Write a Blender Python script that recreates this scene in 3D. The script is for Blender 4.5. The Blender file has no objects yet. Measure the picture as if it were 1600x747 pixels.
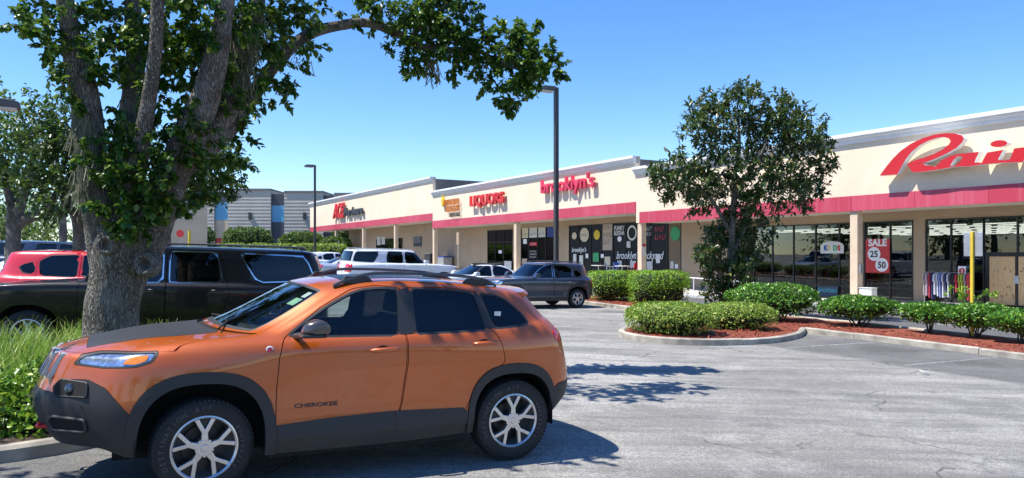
import bpy, bmesh, math, random
import numpy as np
from mathutils import Vector, Matrix, noise

# ------------------------------------------------------------------ camera, sky, sun, exposure
SC = bpy.context.scene
COL = SC.collection
FPX, CX, HY, EYE = 1180.0, 800.0, 399.0, 1.95
cam_d = bpy.data.cameras.new('camera'); cam = bpy.data.objects.new('camera', cam_d); COL.objects.link(cam)
cam.location = (0, 0, EYE); cam.rotation_euler = (math.radians(90), 0, 0)
cam_d.sensor_width = 36; cam_d.lens = 36 * FPX / 1600; cam_d.shift_y = (HY - 373.5) / 1600
cam_d.clip_start = .05; cam_d.clip_end = 5000
SC.camera = cam
SUN_EL = math.radians(62); SUN_DIR = Vector((-.97, -.24, 0)).normalized()
sun_to = Vector((SUN_DIR.x * math.cos(SUN_EL), SUN_DIR.y * math.cos(SUN_EL), math.sin(SUN_EL)))
W = bpy.data.worlds.new('World'); SC.world = W; W.use_nodes = True
wn = W.node_tree.nodes; wl = W.node_tree.links
sky = wn.new('ShaderNodeTexSky'); sky.sky_type = 'NISHITA'; sky.sun_disc = False
sky.sun_elevation = SUN_EL; sky.sun_rotation = math.atan2(SUN_DIR.x, SUN_DIR.y)
sky.air_density = 1.0; sky.dust_density = .0; sky.ozone_density = 5.0; sky.altitude = 0
wn['Background'].inputs['Strength'].default_value = .142
hs = wn.new('ShaderNodeHueSaturation'); hs.inputs['Saturation'].default_value = 1.22; hs.inputs['Hue'].default_value = .508
wl.new(sky.outputs[0], hs.inputs['Color']); wl.new(hs.outputs[0], wn['Background'].inputs['Color'])
sl = bpy.data.lights.new('sun', 'SUN'); sl.energy = 5.0; sl.angle = math.radians(.5); sl.color = (1, .955, .88)
so = bpy.data.objects.new('sun', sl); COL.objects.link(so)
so.rotation_euler = sun_to.to_track_quat('Z', 'Y').to_euler(); so.location = (0, 0, 40)
SC.view_settings.view_transform = 'Standard'; SC.view_settings.look = 'None'
SC.view_settings.exposure = 0.7; SC.view_settings.gamma = 1; SC.view_settings.use_curve_mapping = False
SC.render.resolution_x = 1024; SC.render.resolution_y = 478
random.seed(7)

# ------------------------------------------------------------------ the place's frames
DV = Vector((-.50587, .86261)); MV = Vector((.86261, .50587))      # along the shop fronts, and towards them
RZ = math.atan2(-DV.y, -DV.x)                                      # heading of a thing squared up to the shops
FLOOR = ((-60, 33, -.20), (38, 71, .52), (76, 140, 1.21))         # store floor level per stretch (v0, v1, z)
def sstep(a, b, x):
    t = min(1, max(0, (x - a) / (b - a))); return t * t * (3 - 2 * t)
def walk_z(v):
    if v < 33: return -.20
    if v < 38: return -.20 + .72 * sstep(33, 38, v)
    if v < 71: return .52
    if v < 76: return .52 + .69 * sstep(71, 76, v)
    return 1.21
def G(x, y):
    g = -.0264 * 70 * math.tanh(x / 70) + .0051 * 150 * math.tanh(y / 150)
    w = MV.x * x + MV.y * y; v = DV.x * x + DV.y * y
    t = sstep(21, 28, w) * sstep(-40, -10, v)
    return g * (1 - t) + (walk_z(v) - .15) * t
def M2W(v, w, z=None):
    x = DV.x * v + MV.x * w; y = DV.y * v + MV.y * w
    return Vector((x, y, G(x, y) if z is None else z))
def ray(px, py): return Vector(((px - CX) / FPX, 1, (HY - py) / FPX))
def at(px, py, Y):
    r = ray(px, py) * Y; r.z += EYE; return r
def gnd(px, py, h=0):
    r = ray(px, py); t = 5.0
    for _ in range(40):
        t = (G(r.x * t, t) + h - EYE) / r.z
    p = r * t; p.z += EYE; return p
def on_w(px, py, w):                                              # -> v, z on the upright plane w
    r = ray(px, py); t = w / (MV.x * r.x + MV.y)
    return (DV.x * r.x + DV.y) * t, EYE + r.z * t
def vw(p): return DV.x * p.x + DV.y * p.y, MV.x * p.x + MV.y * p.y

# ------------------------------------------------------------------ materials
def lin(h):
    h = h.lstrip('#'); c = [int(h[i:i + 2], 16) / 255 for i in (0, 2, 4)]
    return tuple(((v / 12.92) if v <= .04045 else ((v + .055) / 1.055) ** 2.4) for v in c) + (1,)
class NT:
    def __init__(s, name):
        s.m = bpy.data.materials.new(name); s.m.use_nodes = True
        s.t = s.m.node_tree; s.b = s.t.nodes['Principled BSDF']; s.out = s.t.nodes['Material Output']
    def n(s, typ, inp=None, **kw):
        nd = s.t.nodes.new('ShaderNode' + typ)
        for k, v in kw.items(): setattr(nd, k, v)
        for k, v in (inp or {}).items(): s.set(nd.inputs[k], v)
        return nd
    def set(s, sock, v):
        if isinstance(v, bpy.types.NodeSocket): s.t.links.new(v, sock)
        else: sock.default_value = v
    def p(s, **kw):
        for k, v in kw.items(): s.set(s.b.inputs[k.replace('_', ' ')], v)
    def ma(s, op, a, b=0, c=None, clamp=False):
        nd = s.n('Math', operation=op, use_clamp=clamp); s.set(nd.inputs[0], a); s.set(nd.inputs[1], b)
        if c is not None: s.set(nd.inputs[2], c)
        return nd.outputs[0]
    def mix(s, f, a, b, mode='MIX'):
        nd = s.n('Mix', data_type='RGBA', blend_type=mode); s.set(nd.inputs[0], f); s.set(nd.inputs[6], a); s.set(nd.inputs[7], b)
        return nd.outputs[2]
    def noise(s, scale, vec=None, detail=4, rough=.55, dist=0):
        nd = s.n('TexNoise', {'Scale': scale, 'Detail': detail, 'Roughness': rough, 'Distortion': dist})
        if vec is not None: s.set(nd.inputs['Vector'], vec)
        return nd.outputs[0]
    def ramp(s, f, stops):
        nd = s.n('ValToRGB', {'Fac': f}); e = nd.color_ramp.elements
        while len(e) < len(stops): e.new(.5)
        for i, (p, c) in enumerate(stops):
            e[i].position = p; e[i].color = c if len(c) == 4 else tuple(c) + (1,)
        return nd.outputs[0]
    def rng(s, v, a, b, c=0, d=1):
        nd = s.n('MapRange', {'Value': v, 'From Min': a, 'From Max': b, 'To Min': c, 'To Max': d}); return nd.outputs[0]
    def bump(s, h, strength=.3, dist=.02):
        nd = s.n('Bump', {'Height': h, 'Strength': strength, 'Distance': dist}); s.p(Normal=nd.outputs[0])
def gcol(v): return (v, v, v, 1)
def dk(c, k): return (c[0] * k, c[1] * k, c[2] * k, 1)
def pmat(name, base, rough=.6, var=.12, scale=4, bump=0, bscale=60, metal=0, coat=0, spec=.5, rand=0):
    N = NT(name); tc = N.n('TexCoord').outputs['Object']
    b = lin(base) if isinstance(base, str) else base
    f = N.noise(scale, tc, 5)
    col = N.mix(N.rng(f, .3, .7), dk(b, 1 - var), dk(b, 1 + var * .6))
    if rand:
        oi = N.n('ObjectInfo').outputs['Random']
        col = N.mix(N.ma('MULTIPLY', oi, rand), col, dk(b, .55))
    N.p(Base_Color=col, Roughness=rough, Metallic=metal, Coat_Weight=coat, Coat_Roughness=.04, Specular_IOR_Level=spec)
    if bump: N.bump(N.noise(bscale, tc, 6, .6), bump, .01)
    return N.m
def glassmat(name, tint, ior=1.5, extra=0.0, rough=0.0):
    N = NT(name); N.t.nodes.remove(N.b)
    tr = N.n('BsdfTransparent', {'Color': tint}); gl = N.n('BsdfGlossy', {'Color': (1, 1, 1, 1), 'Roughness': rough})
    fr = N.n('Fresnel', {'IOR': ior}).outputs[0]
    mx = N.n('MixShader', {0: N.ma('ADD', N.ma('MULTIPLY', fr, 1.15), extra, clamp=True), 1: tr.outputs[0], 2: gl.outputs[0]})
    N.t.links.new(mx.outputs[0], N.out.inputs[0]); return N.m
def leafmat(name, a, b, c=None, trans=.3, rough=.42):
    N = NT(name); r = N.n('NewGeometry').outputs['Random Per Island']
    stops = [(0, lin(a)), (.75, lin(b))] + ([(1, lin(c))] if c else [])
    col = N.ramp(r, stops)
    N.p(Base_Color=col, Roughness=rough, Specular_IOR_Level=.45)
    tl = N.n('BsdfTranslucent', {'Color': N.mix(.5, col, (.25, .42, .05, 1))})
    mx = N.n('MixShader', {0: trans, 1: N.b.outputs[0], 2: tl.outputs[0]})
    N.t.links.new(mx.outputs[0], N.out.inputs[0]); return N.m
MT = {}
def mats():
    m = MT
    m['asphalt_white'] = pmat('line_paint', '#d8d8d0', .7, .25, 9)
    m['concrete'] = pmat('concrete', (.37, .335, .275, 1), .88, .5, 2.6, .35, 90)
    m['sidewalk'] = pmat('sidewalk_concrete', (.52, .5, .46, 1), .85, .15, 1.2, .2, 60)
    m['cornice'] = pmat('cornice_white', (.74, .74, .73, 1), .6, .08, 1.5)
    m['tan'] = pmat('tan_stucco', (.42, .31, .205, 1), .85, .1, .6, .25, 55)
    m['column'] = pmat('column_cream', (.66, .51, .36, 1), .8, .12, 1.5, .25, 50)
    m['soffit'] = pmat('soffit_panel', (.60, .55, .45, 1), .8, .1, .8)
    m['frame'] = pmat('bronze_frame', (.022, .02, .018, 1), .42, .2, 3)
    m['glass'] = glassmat('shop_glass', (.52, .55, .55, 1))
    m['glass_dark'] = glassmat('dark_film_glass', (.07, .075, .085, 1))
    m['vinyl_black'] = pmat('black_vinyl', (.007, .007, .010, 1), .35, .3, 2, spec=.25)
    m['inside'] = pmat('shop_interior', (.045, .043, .042, 1), .9, .2, 1)
    m['inside_floor'] = pmat('shop_floor', (.08, .07, .062, 1), .5, .15, 2)
    m['white'] = pmat('white_paint', (.78, .78, .77, 1), .5, .06, 3)
    m['offwhite'] = pmat('off_white', (.62, .61, .56, 1), .6, .12, 3)
    m['red_face'] = pmat('sign_red', (.56, .014, .018, 1), .35, .06, 2)
    m['red_pink'] = pmat('sign_faded_red', (.66, .035, .09, 1), .4, .25, 1.2)
    m['dark_face'] = pmat('sign_charcoal', (.035, .04, .045, 1), .4, .1, 2)
    m['orange_face'] = pmat('sign_orange', (.70, .23, .02, 1), .45, .3, 6)
    m['yellow'] = pmat('yellow_paint', (.68, .48, .03, 1), .55, .2, 3)
    m['bronze'] = pmat('pole_bronze', (.045, .043, .042, 1), .45, .2, 2)
    m['galv'] = pmat('galvanised', (.45, .46, .47, 1), .45, .2, 4, metal=.6)
    m['plywood'] = None
    m['black'] = pmat('black_rubber', (.012, .012, .012, 1), .75, .2, 8)
    m['blackpl'] = pmat('black_plastic', (.02, .02, .021, 1), .5, .15, 30, .15, 400)
    m['blue'] = pmat('blue_plastic', (.02, .05, .28, 1), .4, .1, 3)
    m['green'] = pmat('green_print', (.04, .34, .12, 1), .5, .2, 5)
    m['teal'] = pmat('teal_print', (.05, .32, .38, 1), .5, .2, 5)
    m['poster_red'] = pmat('poster_red', (.52, .03, .03, 1), .45, .1, 2)
    m['cream_print'] = pmat('cream_print', (.62, .55, .38, 1), .5, .25, 12)
    m['cardboard'] = pmat('poster_paper', (.45, .35, .27, 1), .7, .3, 9)
mats()
def mk_plywood():
    N = NT('plywood_board'); tc = N.n('TexCoord').outputs['Object']
    mp = N.n('Mapping', {'Vector': tc, 'Scale': (9, 1, .9)}).outputs[0]
    f = N.noise(2.2, mp, 6, .6, 1.2)
    N.p(Base_Color=N.ramp(f, [(.3, (.42, .25, .11)), (.55, (.60, .41, .21)), (.8, (.52, .33, .15))]), Roughness=.75)
    MT['plywood'] = N.m
mk_plywood()
def mk_facade():
    N = NT('cream_block_wall'); tc = N.n('TexCoord').outputs['Object']
    sep = N.n('SeparateXYZ', {0: tc}); uv = N.n('CombineXYZ', {0: sep.outputs[0], 1: sep.outputs[2]}).outputs[0]
    bk = N.n('TexBrick', {'Vector': uv, 'Scale': 1.0, 'Mortar Size': .006, 'Brick Width': .41, 'Row Height': .205,
                          'Color1': gcol(1), 'Color2': gcol(.965), 'Mortar': gcol(.93)})
    f = N.noise(.35, tc, 5); g = N.noise(3, N.n('Mapping', {'Vector': tc, 'Scale': (1, 1, .12)}).outputs[0], 4)
    base = N.mix(N.rng(f, .3, .7), (.76, .59, .425, 1), (.83, .67, .50, 1))
    base = N.mix(N.rng(g, .58, .75, 0, .22), base, (.58, .45, .33, 1))
    N.p(Base_Color=N.mix(1.0, base, bk.outputs[0], 'MULTIPLY'), Roughness=.85)
    N.bump(N.ma('ADD', bk.outputs[1], N.ma('MULTIPLY', N.noise(40, tc, 4), -.25)), -.18, .01)
    MT['facade'] = N.m
    N = NT('faded_red_fascia'); tc = N.n('TexCoord').outputs['Object']
    oi = N.n('ObjectInfo').outputs['Random']
    g = N.noise(2.2, N.n('Mapping', {'Vector': tc, 'Scale': (3, 3, .15)}).outputs[0], 5)
    base = N.mix(oi, (.46, .045, .075, 1), (.53, .075, .115, 1))
    base = N.mix(N.rng(g, .5, .8, 0, .45), base, (.62, .20, .26, 1))
    N.p(Base_Color=base, Roughness=.42, Specular_IOR_Level=.35); MT['fascia'] = N.m
mk_facade()

# ------------------------------------------------------------------ mesh helpers
class MB:
    def __init__(s): s.v = []; s.f = []; s.mi = []; s.M = None; s.cur = 0
    def add(s, vs, fs):
        o = len(s.v)
        if s.M is not None: vs = [tuple(s.M @ Vector(p)) for p in vs]
        s.v += [tuple(p) for p in vs]
        for f in fs: s.f.append(tuple(i + o for i in f)); s.mi.append(s.cur)
        return s
    def box(s, c, d, rz=0):
        x, y, z = c; a, b, h = d[0] / 2, d[1] / 2, d[2] / 2; cs, sn = math.cos(rz), math.sin(rz)
        vs = []
        for dz in (-h, h):
            for dx, dy in ((-a, -b), (a, -b), (a, b), (-a, b)):
                vs.append((x + dx * cs - dy * sn, y + dx * sn + dy * cs, z + dz))
        return s.add(vs, [(0, 3, 2, 1), (4, 5, 6, 7), (0, 1, 5, 4), (1, 2, 6, 5), (2, 3, 7, 6), (3, 0, 4, 7)])
    def bx(s, x0, x1, y0, y1, z0, z1): return s.box(((x0 + x1) / 2, (y0 + y1) / 2, (z0 + z1) / 2), (x1 - x0, y1 - y0, z1 - z0))
    def tube(s, pts, rad, n=8, caps=True):
        pts = [Vector(p) for p in pts]; m = len(pts)
        if not hasattr(rad, '__len__'): rad = [rad] * m
        up = None; vs = []
        for i, p in enumerate(pts):
            t = (pts[min(i + 1, m - 1)] - pts[max(i - 1, 0)])
            t = t.normalized() if t.length > 1e-9 else Vector((0, 0, 1))
            if up is None: up = t.orthogonal().normalized()
            else:
                up = up - t * up.dot(t); up = up.normalized() if up.length > 1e-6 else t.orthogonal().normalized()
            b = t.cross(up)
            for k in range(n):
                a = 2 * math.pi * k / n; vs.append(p + (up * math.cos(a) + b * math.sin(a)) * rad[i])
        fs = [(i * n + k, i * n + (k + 1) % n, (i + 1) * n + (k + 1) % n, (i + 1) * n + k) for i in range(m - 1) for k in range(n)]
        if caps: fs += [tuple(range(n - 1, -1, -1)), tuple((m - 1) * n + k for k in range(n))]
        return s.add(vs, fs)
    def prism(s, poly, fn, d0, d1):
        """poly: 2D outline; fn(a, b, depth) -> point"""
        n = len(poly)
        vs = [fn(a, b, d0) for a, b in poly] + [fn(a, b, d1) for a, b in poly]
        fs = [tuple(range(n)), tuple(range(2 * n - 1, n - 1, -1))] + [(i, i + n, (i + 1) % n + n, (i + 1) % n) for i in range(n)]
        return s.add(vs, fs)
    def lathe(s, prof, n=24, fn=None, a0=0, a1=2 * math.pi):
        """prof: (radius, axial); fn(r cos, r sin, axial) -> point"""
        fn = fn or (lambda a, b, c: (a, b, c)); full = abs(a1 - a0 - 2 * math.pi) < 1e-6; N = n if full else n + 1
        vs = [fn(r * math.cos(a0 + (a1 - a0) * k / n), r * math.sin(a0 + (a1 - a0) * k / n), h) for r, h in prof for k in range(N)]
        fs = [(i * N + k, i * N + (k + 1) % N, (i + 1) * N + (k + 1) % N, (i + 1) * N + k) for i in range(len(prof) - 1) for k in range(n)]
        return s.add(vs, fs)
    def build(s, name, mat, parent=None, smooth=None, bevel=0, recalc=True, loc=None, rot=None):
        me = bpy.data.meshes.new(name); me.from_pydata(s.v, [], s.f)
        for mm in (mat if isinstance(mat, (list, tuple)) else [mat]): me.materials.append(MT[mm] if isinstance(mm, str) else mm)
        if any(s.mi): me.polygons.foreach_set('material_index', s.mi)
        if recalc:
            b = bmesh.new(); b.from_mesh(me); bmesh.ops.recalc_face_normals(b, faces=b.faces); b.to_mesh(me); b.free()
        return link(name, me, parent, smooth, bevel, loc, rot)
def link(name, me, parent=None, smooth=None, bevel=0, loc=None, rot=None):
    o = bpy.data.objects.new(name, me); COL.objects.link(o)
    if parent is not None: o.parent = parent
    if loc is not None: o.location = loc
    if rot is not None: o.rotation_euler = rot
    if smooth is not None:
        me.polygons.foreach_set('use_smooth', [True] * len(me.polygons))
        if smooth < 180: me.set_sharp_from_angle(angle=math.radians(smooth))
    if bevel:
        b = o.modifiers.new('bevel', 'BEVEL'); b.width = bevel; b.segments = 2; b.limit_method = 'ANGLE'; b.angle_limit = .6
    return o
def tag(o, label, cat, group=None):
    o['label'] = label; o['category'] = cat
    if group: o['group'] = group
    return o
def thing(name, label, cat, loc, rz=0, group=None):
    o = bpy.data.objects.new(name, None); COL.objects.link(o); o.location = loc; o.rotation_euler = (0, 0, rz); o.empty_display_size = .2
    return tag(o, label, cat, group)
def mall_thing(name, label, cat, v, w, z=None, group=None): return thing(name, label, cat, M2W(v, w, z), RZ, group)
def struct(o): o['kind'] = 'structure'; return o
def stuff(o): o['kind'] = 'stuff'; return o
def copy_tree(o, parent=None):
    c = o.copy(); COL.objects.link(c); c.parent = parent
    for ch in list(o.children): copy_tree(ch, c)
    return c
def spline(pts, n=8, closed=False):
    P = [np.array(p, float) for p in pts]; m = len(P); out = []
    R = range(m) if closed else range(m - 1)
    for i in R:
        p1, p2 = P[i], P[(i + 1) % m]
        p0 = P[i - 1] if (closed or i > 0) else 2 * p1 - p2
        p3 = P[(i + 2) % m] if (closed or i + 2 < m) else 2 * p2 - p1
        for k in range(n):
            t = k / n; out.append(.5 * ((2 * p1) + (p2 - p0) * t + (2 * p0 - 5 * p1 + 4 * p2 - p3) * t * t + (3 * p1 - p0 - 3 * p2 + p3) * t ** 3))
    if not closed: out.append(P[-1])
    return [tuple(q) for q in out]
def text_mesh(txt, size=1, ext=.02, shear=0, bold=0, align='LEFT', space=1.0):
    c = bpy.data.curves.new('t', 'FONT'); c.body = txt; c.size = size; c.extrude = ext; c.shear = shear; c.offset = bold
    c.align_x = align; c.space_character = space; c.resolution_u = 3
    o = bpy.data.objects.new('t', c); COL.objects.link(o)
    me = bpy.data.meshes.new_from_object(o.evaluated_get(bpy.context.evaluated_depsgraph_get()))
    bpy.data.objects.remove(o); bpy.data.curves.remove(c); return me
def text_obj(name, txt, mat, parent, loc, size, ext=.02, shear=0, bold=0, align='LEFT', rot=(math.pi / 2, 0, 0), sx=1, space=1.0):
    me = text_mesh(txt, size, ext, shear, bold, align, space); me.materials.append(MT[mat] if isinstance(mat, str) else mat)
    o = link(name, me, parent, None, 0, loc, rot); o.scale = (sx, 1, 1); return o
# ------------------------------------------------------------------ ground
def mk_asphalt():
    N = NT('weathered_asphalt'); pos = N.n('NewGeometry').outputs['Position']
    mp = N.n('Mapping', {'Vector': pos, 'Rotation': (0, 0, -RZ)}).outputs[0]
    sep = N.n('SeparateXYZ', {0: mp}); wv = sep.outputs[1]; vv = N.ma('MULTIPLY', sep.outputs[0], -1)
    big = N.noise(.22, mp, 5, .6); mid = N.noise(1.1, mp, 6, .62, .4)
    streak = N.noise(1.0, N.n('Mapping', {'Vector': pos, 'Rotation': (0, 0, -RZ), 'Scale': (.16, 1.5, 1)}).outputs[0], 6, .65, .6)
    streak2 = N.noise(1.0, N.n('Mapping', {'Vector': pos, 'Rotation': (0, 0, -.1), 'Scale': (.35, 2.2, 1)}).outputs[0], 5, .65, 1.2)
    fine = N.noise(48, mp, 3, .7); fine2 = N.noise(150, mp, 2, .6)
    col = N.mix(N.rng(big, .40, .60), (.30, .285, .252, 1), (.50, .478, .43, 1))
    col = N.mix(N.rng(streak, .44, .62, 0, .85), col, (.18, .173, .158, 1))
    col = N.mix(N.rng(streak2, .50, .68, 0, .75), col, (.135, .13, .12, 1))
    col = N.mix(N.rng(mid, .52, .72, 0, .55), col, (.58, .56, .51, 1))
    # stall strip along the planting bed: darker, oil-spotted
    edge = N.ma('ADD', wv, N.ma('MULTIPLY', N.ma('SUBTRACT', N.noise(.9, mp, 6, .65), .5), 1.1))
    stall = N.ma('MULTIPLY', N.rng(edge, 13.25, 13.6), N.rng(vv, 13.5, 11.5))
    scol = N.mix(N.rng(mid, .3, .7), (.075, .075, .075, 1), (.15, .147, .142, 1))
    col = N.mix(N.ma('MULTIPLY', stall, .9), col, scol)
    # dark end by the tree island: its shade painted into the asphalt colour
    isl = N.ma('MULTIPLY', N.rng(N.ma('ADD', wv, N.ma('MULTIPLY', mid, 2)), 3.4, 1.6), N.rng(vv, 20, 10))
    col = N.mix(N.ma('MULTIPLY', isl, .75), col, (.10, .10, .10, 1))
    for (a, b, r) in ((10.2, 15.6, 1.0), (8.1, 15.5, .9), (13.0, 15.8, .8), (5.6, 15.2, .7), (20.2, 16.1, .9), (2.6, 14.9, .8)):
        dx = N.ma('SUBTRACT', vv, a); dy = N.ma('SUBTRACT', wv, b)
        rr = N.ma('SQRT', N.ma('ADD', N.ma('MULTIPLY', dx, dx), N.ma('MULTIPLY', dy, dy)))
        rr = N.ma('ADD', rr, N.ma('MULTIPLY', N.ma('SUBTRACT', mid, .5), 1.4))
        col = N.mix(N.rng(rr, r, r * .25, 0, .75), col, (.055, .05, .045, 1))
    # drive aisle in front of the shops: newer, dark
    aisle = N.rng(wv, 20.3, 20.6)
    col = N.mix(aisle, col, N.mix(N.rng(mid, .3, .7), (.060, .062, .067, 1), (.10, .10, .105, 1)))
    # aggregate and hairline cracks
    col = N.mix(N.rng(N.noise(19, mp, 5, .75), .38, .58, .5, 0), col, (.10, .098, .09, 1)); col = N.mix(N.rng(fine, .42, .62, .55, 0), col, (.05, .05, .05, 1))
    col = N.mix(N.rng(fine2, .52, .7, 0, .45), col, (.62, .61, .58, 1))
    wob = N.n('VectorMath', {0: mp, 1: N.n('VectorMath', {0: N.n('TexNoise', {'Vector': mp, 'Scale': .9, 'Detail': 5.0}).outputs[1], 3: 1.6}, operation='SCALE').outputs[0]}, operation='ADD').outputs[0]
    cr = N.n('TexVoronoi', {'Vector': wob, 'Scale': .27}, feature='DISTANCE_TO_EDGE').outputs[0]
    crk = N.ma('MULTIPLY', N.rng(cr, .0065, .0022), N.rng(N.noise(.5, mp, 2), .42, .58))
    col = N.mix(N.ma('MULTIPLY', crk, .75), col, (.045, .045, .045, 1))
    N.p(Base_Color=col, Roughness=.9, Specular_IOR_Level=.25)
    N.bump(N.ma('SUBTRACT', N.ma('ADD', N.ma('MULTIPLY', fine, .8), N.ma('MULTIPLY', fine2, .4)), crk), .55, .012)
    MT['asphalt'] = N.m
    N = NT('red_mulch'); pos = N.n('NewGeometry').outputs['Position']
    a = N.n('TexVoronoi', {'Vector': N.n('Mapping', {'Vector': pos, 'Scale': (1, 1.9, 1)}).outputs[0], 'Scale': 26.0})
    N.p(Base_Color=N.mix(a.outputs[1], (.15, .035, .018, 1), (.34, .085, .045, 1)), Roughness=.95)
    N.bump(a.outputs[0], .9, .03); MT['mulch'] = N.m
    MT['chip'] = leafmat('mulch_chip', '#5a2418', '#8c3a22', '#a86a48', .02, .9)
    N = NT('soil'); N.p(Base_Color=(.07, .045, .03, 1), Roughness=.95); MT['soil'] = N.m
mk_asphalt()

def axis(lim, near, step):
    a = [0.0]; s = step
    while a[-1] < lim:
        if a[-1] > near: s *= 1.25
        a.append(a[-1] + s)
    return [-t for t in a[:0:-1]] + a
xs = axis(1500, 70, 2.0); ys = axis(1500, 130, 2.0)
gm = MB(); nx = len(xs)
gm.v = [(x, y, G(x, y)) for y in ys for x in xs]
gm.f = [(j * nx + i, j * nx + i + 1, (j + 1) * nx + i + 1, (j + 1) * nx + i) for j in range(len(ys) - 1) for i in range(nx - 1)]
gm.mi = [0] * len(gm.f)
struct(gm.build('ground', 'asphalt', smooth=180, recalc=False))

def sheet(name, poly, mat, h, kind=True, sub=1.0):
    """a thin level sheet laid h above the ground, cut to an outline in world xy"""
    b = bmesh.new(); f = b.faces.new([b.verts.new((x, y, 0)) for x, y in poly])
    xs_ = [p[0] for p in poly]; ys_ = [p[1] for p in poly]
    for k in range(int(min(xs_) / sub), int(max(xs_) / sub) + 1): bmesh.ops.bisect_plane(b, geom=b.verts[:] + b.edges[:] + b.faces[:], plane_co=(k * sub, 0, 0), plane_no=(1, 0, 0))
    for k in range(int(min(ys_) / sub), int(max(ys_) / sub) + 1): bmesh.ops.bisect_plane(b, geom=b.verts[:] + b.edges[:] + b.faces[:], plane_co=(0, k * sub, 0), plane_no=(0, 1, 0))
    for v in b.verts: v.co.z = (h(v.co.x, v.co.y) if callable(h) else G(v.co.x, v.co.y) + h)
    bmesh.ops.recalc_face_normals(b, faces=b.faces)
    if sum(q.normal.z for q in b.faces) < 0: bmesh.ops.reverse_faces(b, faces=b.faces)
    me = bpy.data.meshes.new(name); b.to_mesh(me); b.free(); me.materials.append(MT[mat] if isinstance(mat, str) else mat)
    o = link(name, me, None, 180)
    return struct(o) if kind else o

def kerb(name, path, closed=False, width=.16, height=.14, seg=3.0):
    """concrete kerb along a world-xy path, cast in lengths with open joints"""
    P = [Vector((p[0], p[1])) for p in path]
    if closed: P.append(P[0])
    L = [0]
    for a, b in zip(P, P[1:]): L.append(L[-1] + (b - a).length)
    root = bpy.data.objects.new(name, None); COL.objects.link(root); root.location = (P[0].x, P[0].y, G(P[0].x, P[0].y)); struct(root)
    def pt(s):
        s = min(max(s, 0), L[-1])
        for i in range(len(P) - 1):
            if s <= L[i + 1] + 1e-9:
                t = (s - L[i]) / max(1e-9, L[i + 1] - L[i]); return P[i].lerp(P[i + 1], t)
        return P[-1]
    n = max(1, round(L[-1] / seg)); jr = random.Random(3)
    for k in range(n):
        s0, s1 = L[-1] * k / n + .008, L[-1] * (k + 1) / n - .008; m = max(2, int((s1 - s0) / .25) + 1); mb = MB(); prof = []
        dz = jr.uniform(-.008, .008)
        for j in range(m + 1):
            s = s0 + (s1 - s0) * j / m; p = pt(s); t = (pt(s + .12) - pt(s - .12)).normalized(); nn = Vector((t.y, -t.x)); g = G(p.x, p.y)
            for (o, h) in ((-width / 2, -.1), (-width / 2, height - .02), (-width / 2 + .03, height), (width / 2 - .035, height), (width / 2, height - .03), (width / 2 + .02, -.1)):
                q = p + nn * o; prof.append((q.x - root.location.x, q.y - root.location.y, g + h + dz - root.location.z))
        fs = [(j * 6 + i, j * 6 + i + 1, (j + 1) * 6 + i + 1, (j + 1) * 6 + i) for j in range(m) for i in range(5)]
        fs += [tuple(range(5, -1, -1)), tuple(m * 6 + i for i in range(6))]
        mb.add(prof, fs).build('kerb_segment', 'concrete', root, smooth=35)
    return root
def XY(v, w): p = M2W(v, w, 0); return (p.x, p.y)
# long planting strip between the stalls and the drive aisle, with a rounded peninsula
W0, W1 = 16.95, 20.1
pen = spline([(13.5, W0), (12.6, 15.6), (12.0, 13.9), (12.1, 12.2), (12.8, 11.25), (13.9, 11.2), (14.9, 12.1), (15.5, 13.8), (15.7, 15.6), (15.6, W0)], 5)
front = [(-12, W0)] + [(v, W0) for v in range(-10, 13, 1)] + pen + [(v, W0) for v in (17, 18.5)] + [(v, W0 + .25 * sstep(19, 26, v)) for v in range(19, 27)]
endc = spline([(26, W0 + .25), (27.3, W0 + .7), (27.5, W0 + 1.9), (26.6, W1)], 4)
outline = front + endc + [(v, W1) for v in range(26, -13, -1)]
bed_xy = [XY(v, w) for v, w in outline]
kerb('kerb', bed_xy, True)
def inset(poly, d):
    out = []; n = len(poly)
    for i in range(n):
        a, b = Vector(poly[i - 1]), Vector(poly[(i + 1) % n]); t = (b - a).normalized(); out.append(tuple(Vector(poly[i]) + Vector((-t.y, t.x)) * d))
    return out
def area(p): return sum(p[i - 1][0] * p[i][1] - p[i][0] * p[i - 1][1] for i in range(len(p))) / 2
bed_in = inset(bed_xy, .07 if area(bed_xy) > 0 else -.07)
def bedh(x, y): return G(x, y) + .10 + .05 * noise.noise((x * 1.3, y * 1.3, 0))
sheet('mulch_bed', bed_in, 'mulch', bedh, True, .5)
# second bed farther along, in front of the far shops
bed2 = [(31, W0 + .2), (58, W0 + .2), (58, W1), (31, W1)]
kerb('kerb', [XY(*p) for p in bed2], True); sheet('mulch_bed', inset([XY(*p) for p in bed2], .07 if area([XY(*p) for p in bed2]) > 0 else -.07), 'mulch', bedh, True, 1.0)
# tree island on the near side
isle = spline([(7.9, -.9), (8.5, .55), (9.6, 1.5), (11.4, 2.0), (13.0, 1.7), (13.9, .8), (14.2, -1), (14.2, -5), (13.8, -12), (9.2, -12), (8.0, -5)], 6, True)
isle_xy = [XY(*p) for p in isle]
kerb('kerb', isle_xy, True, seg=2.4)
sheet('planting_soil', inset(isle_xy, .07 if area(isle_xy) > 0 else -.07), 'soil', lambda x, y: G(x, y) + .11 + .04 * noise.noise((x, y, 3)), True, .7)
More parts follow.
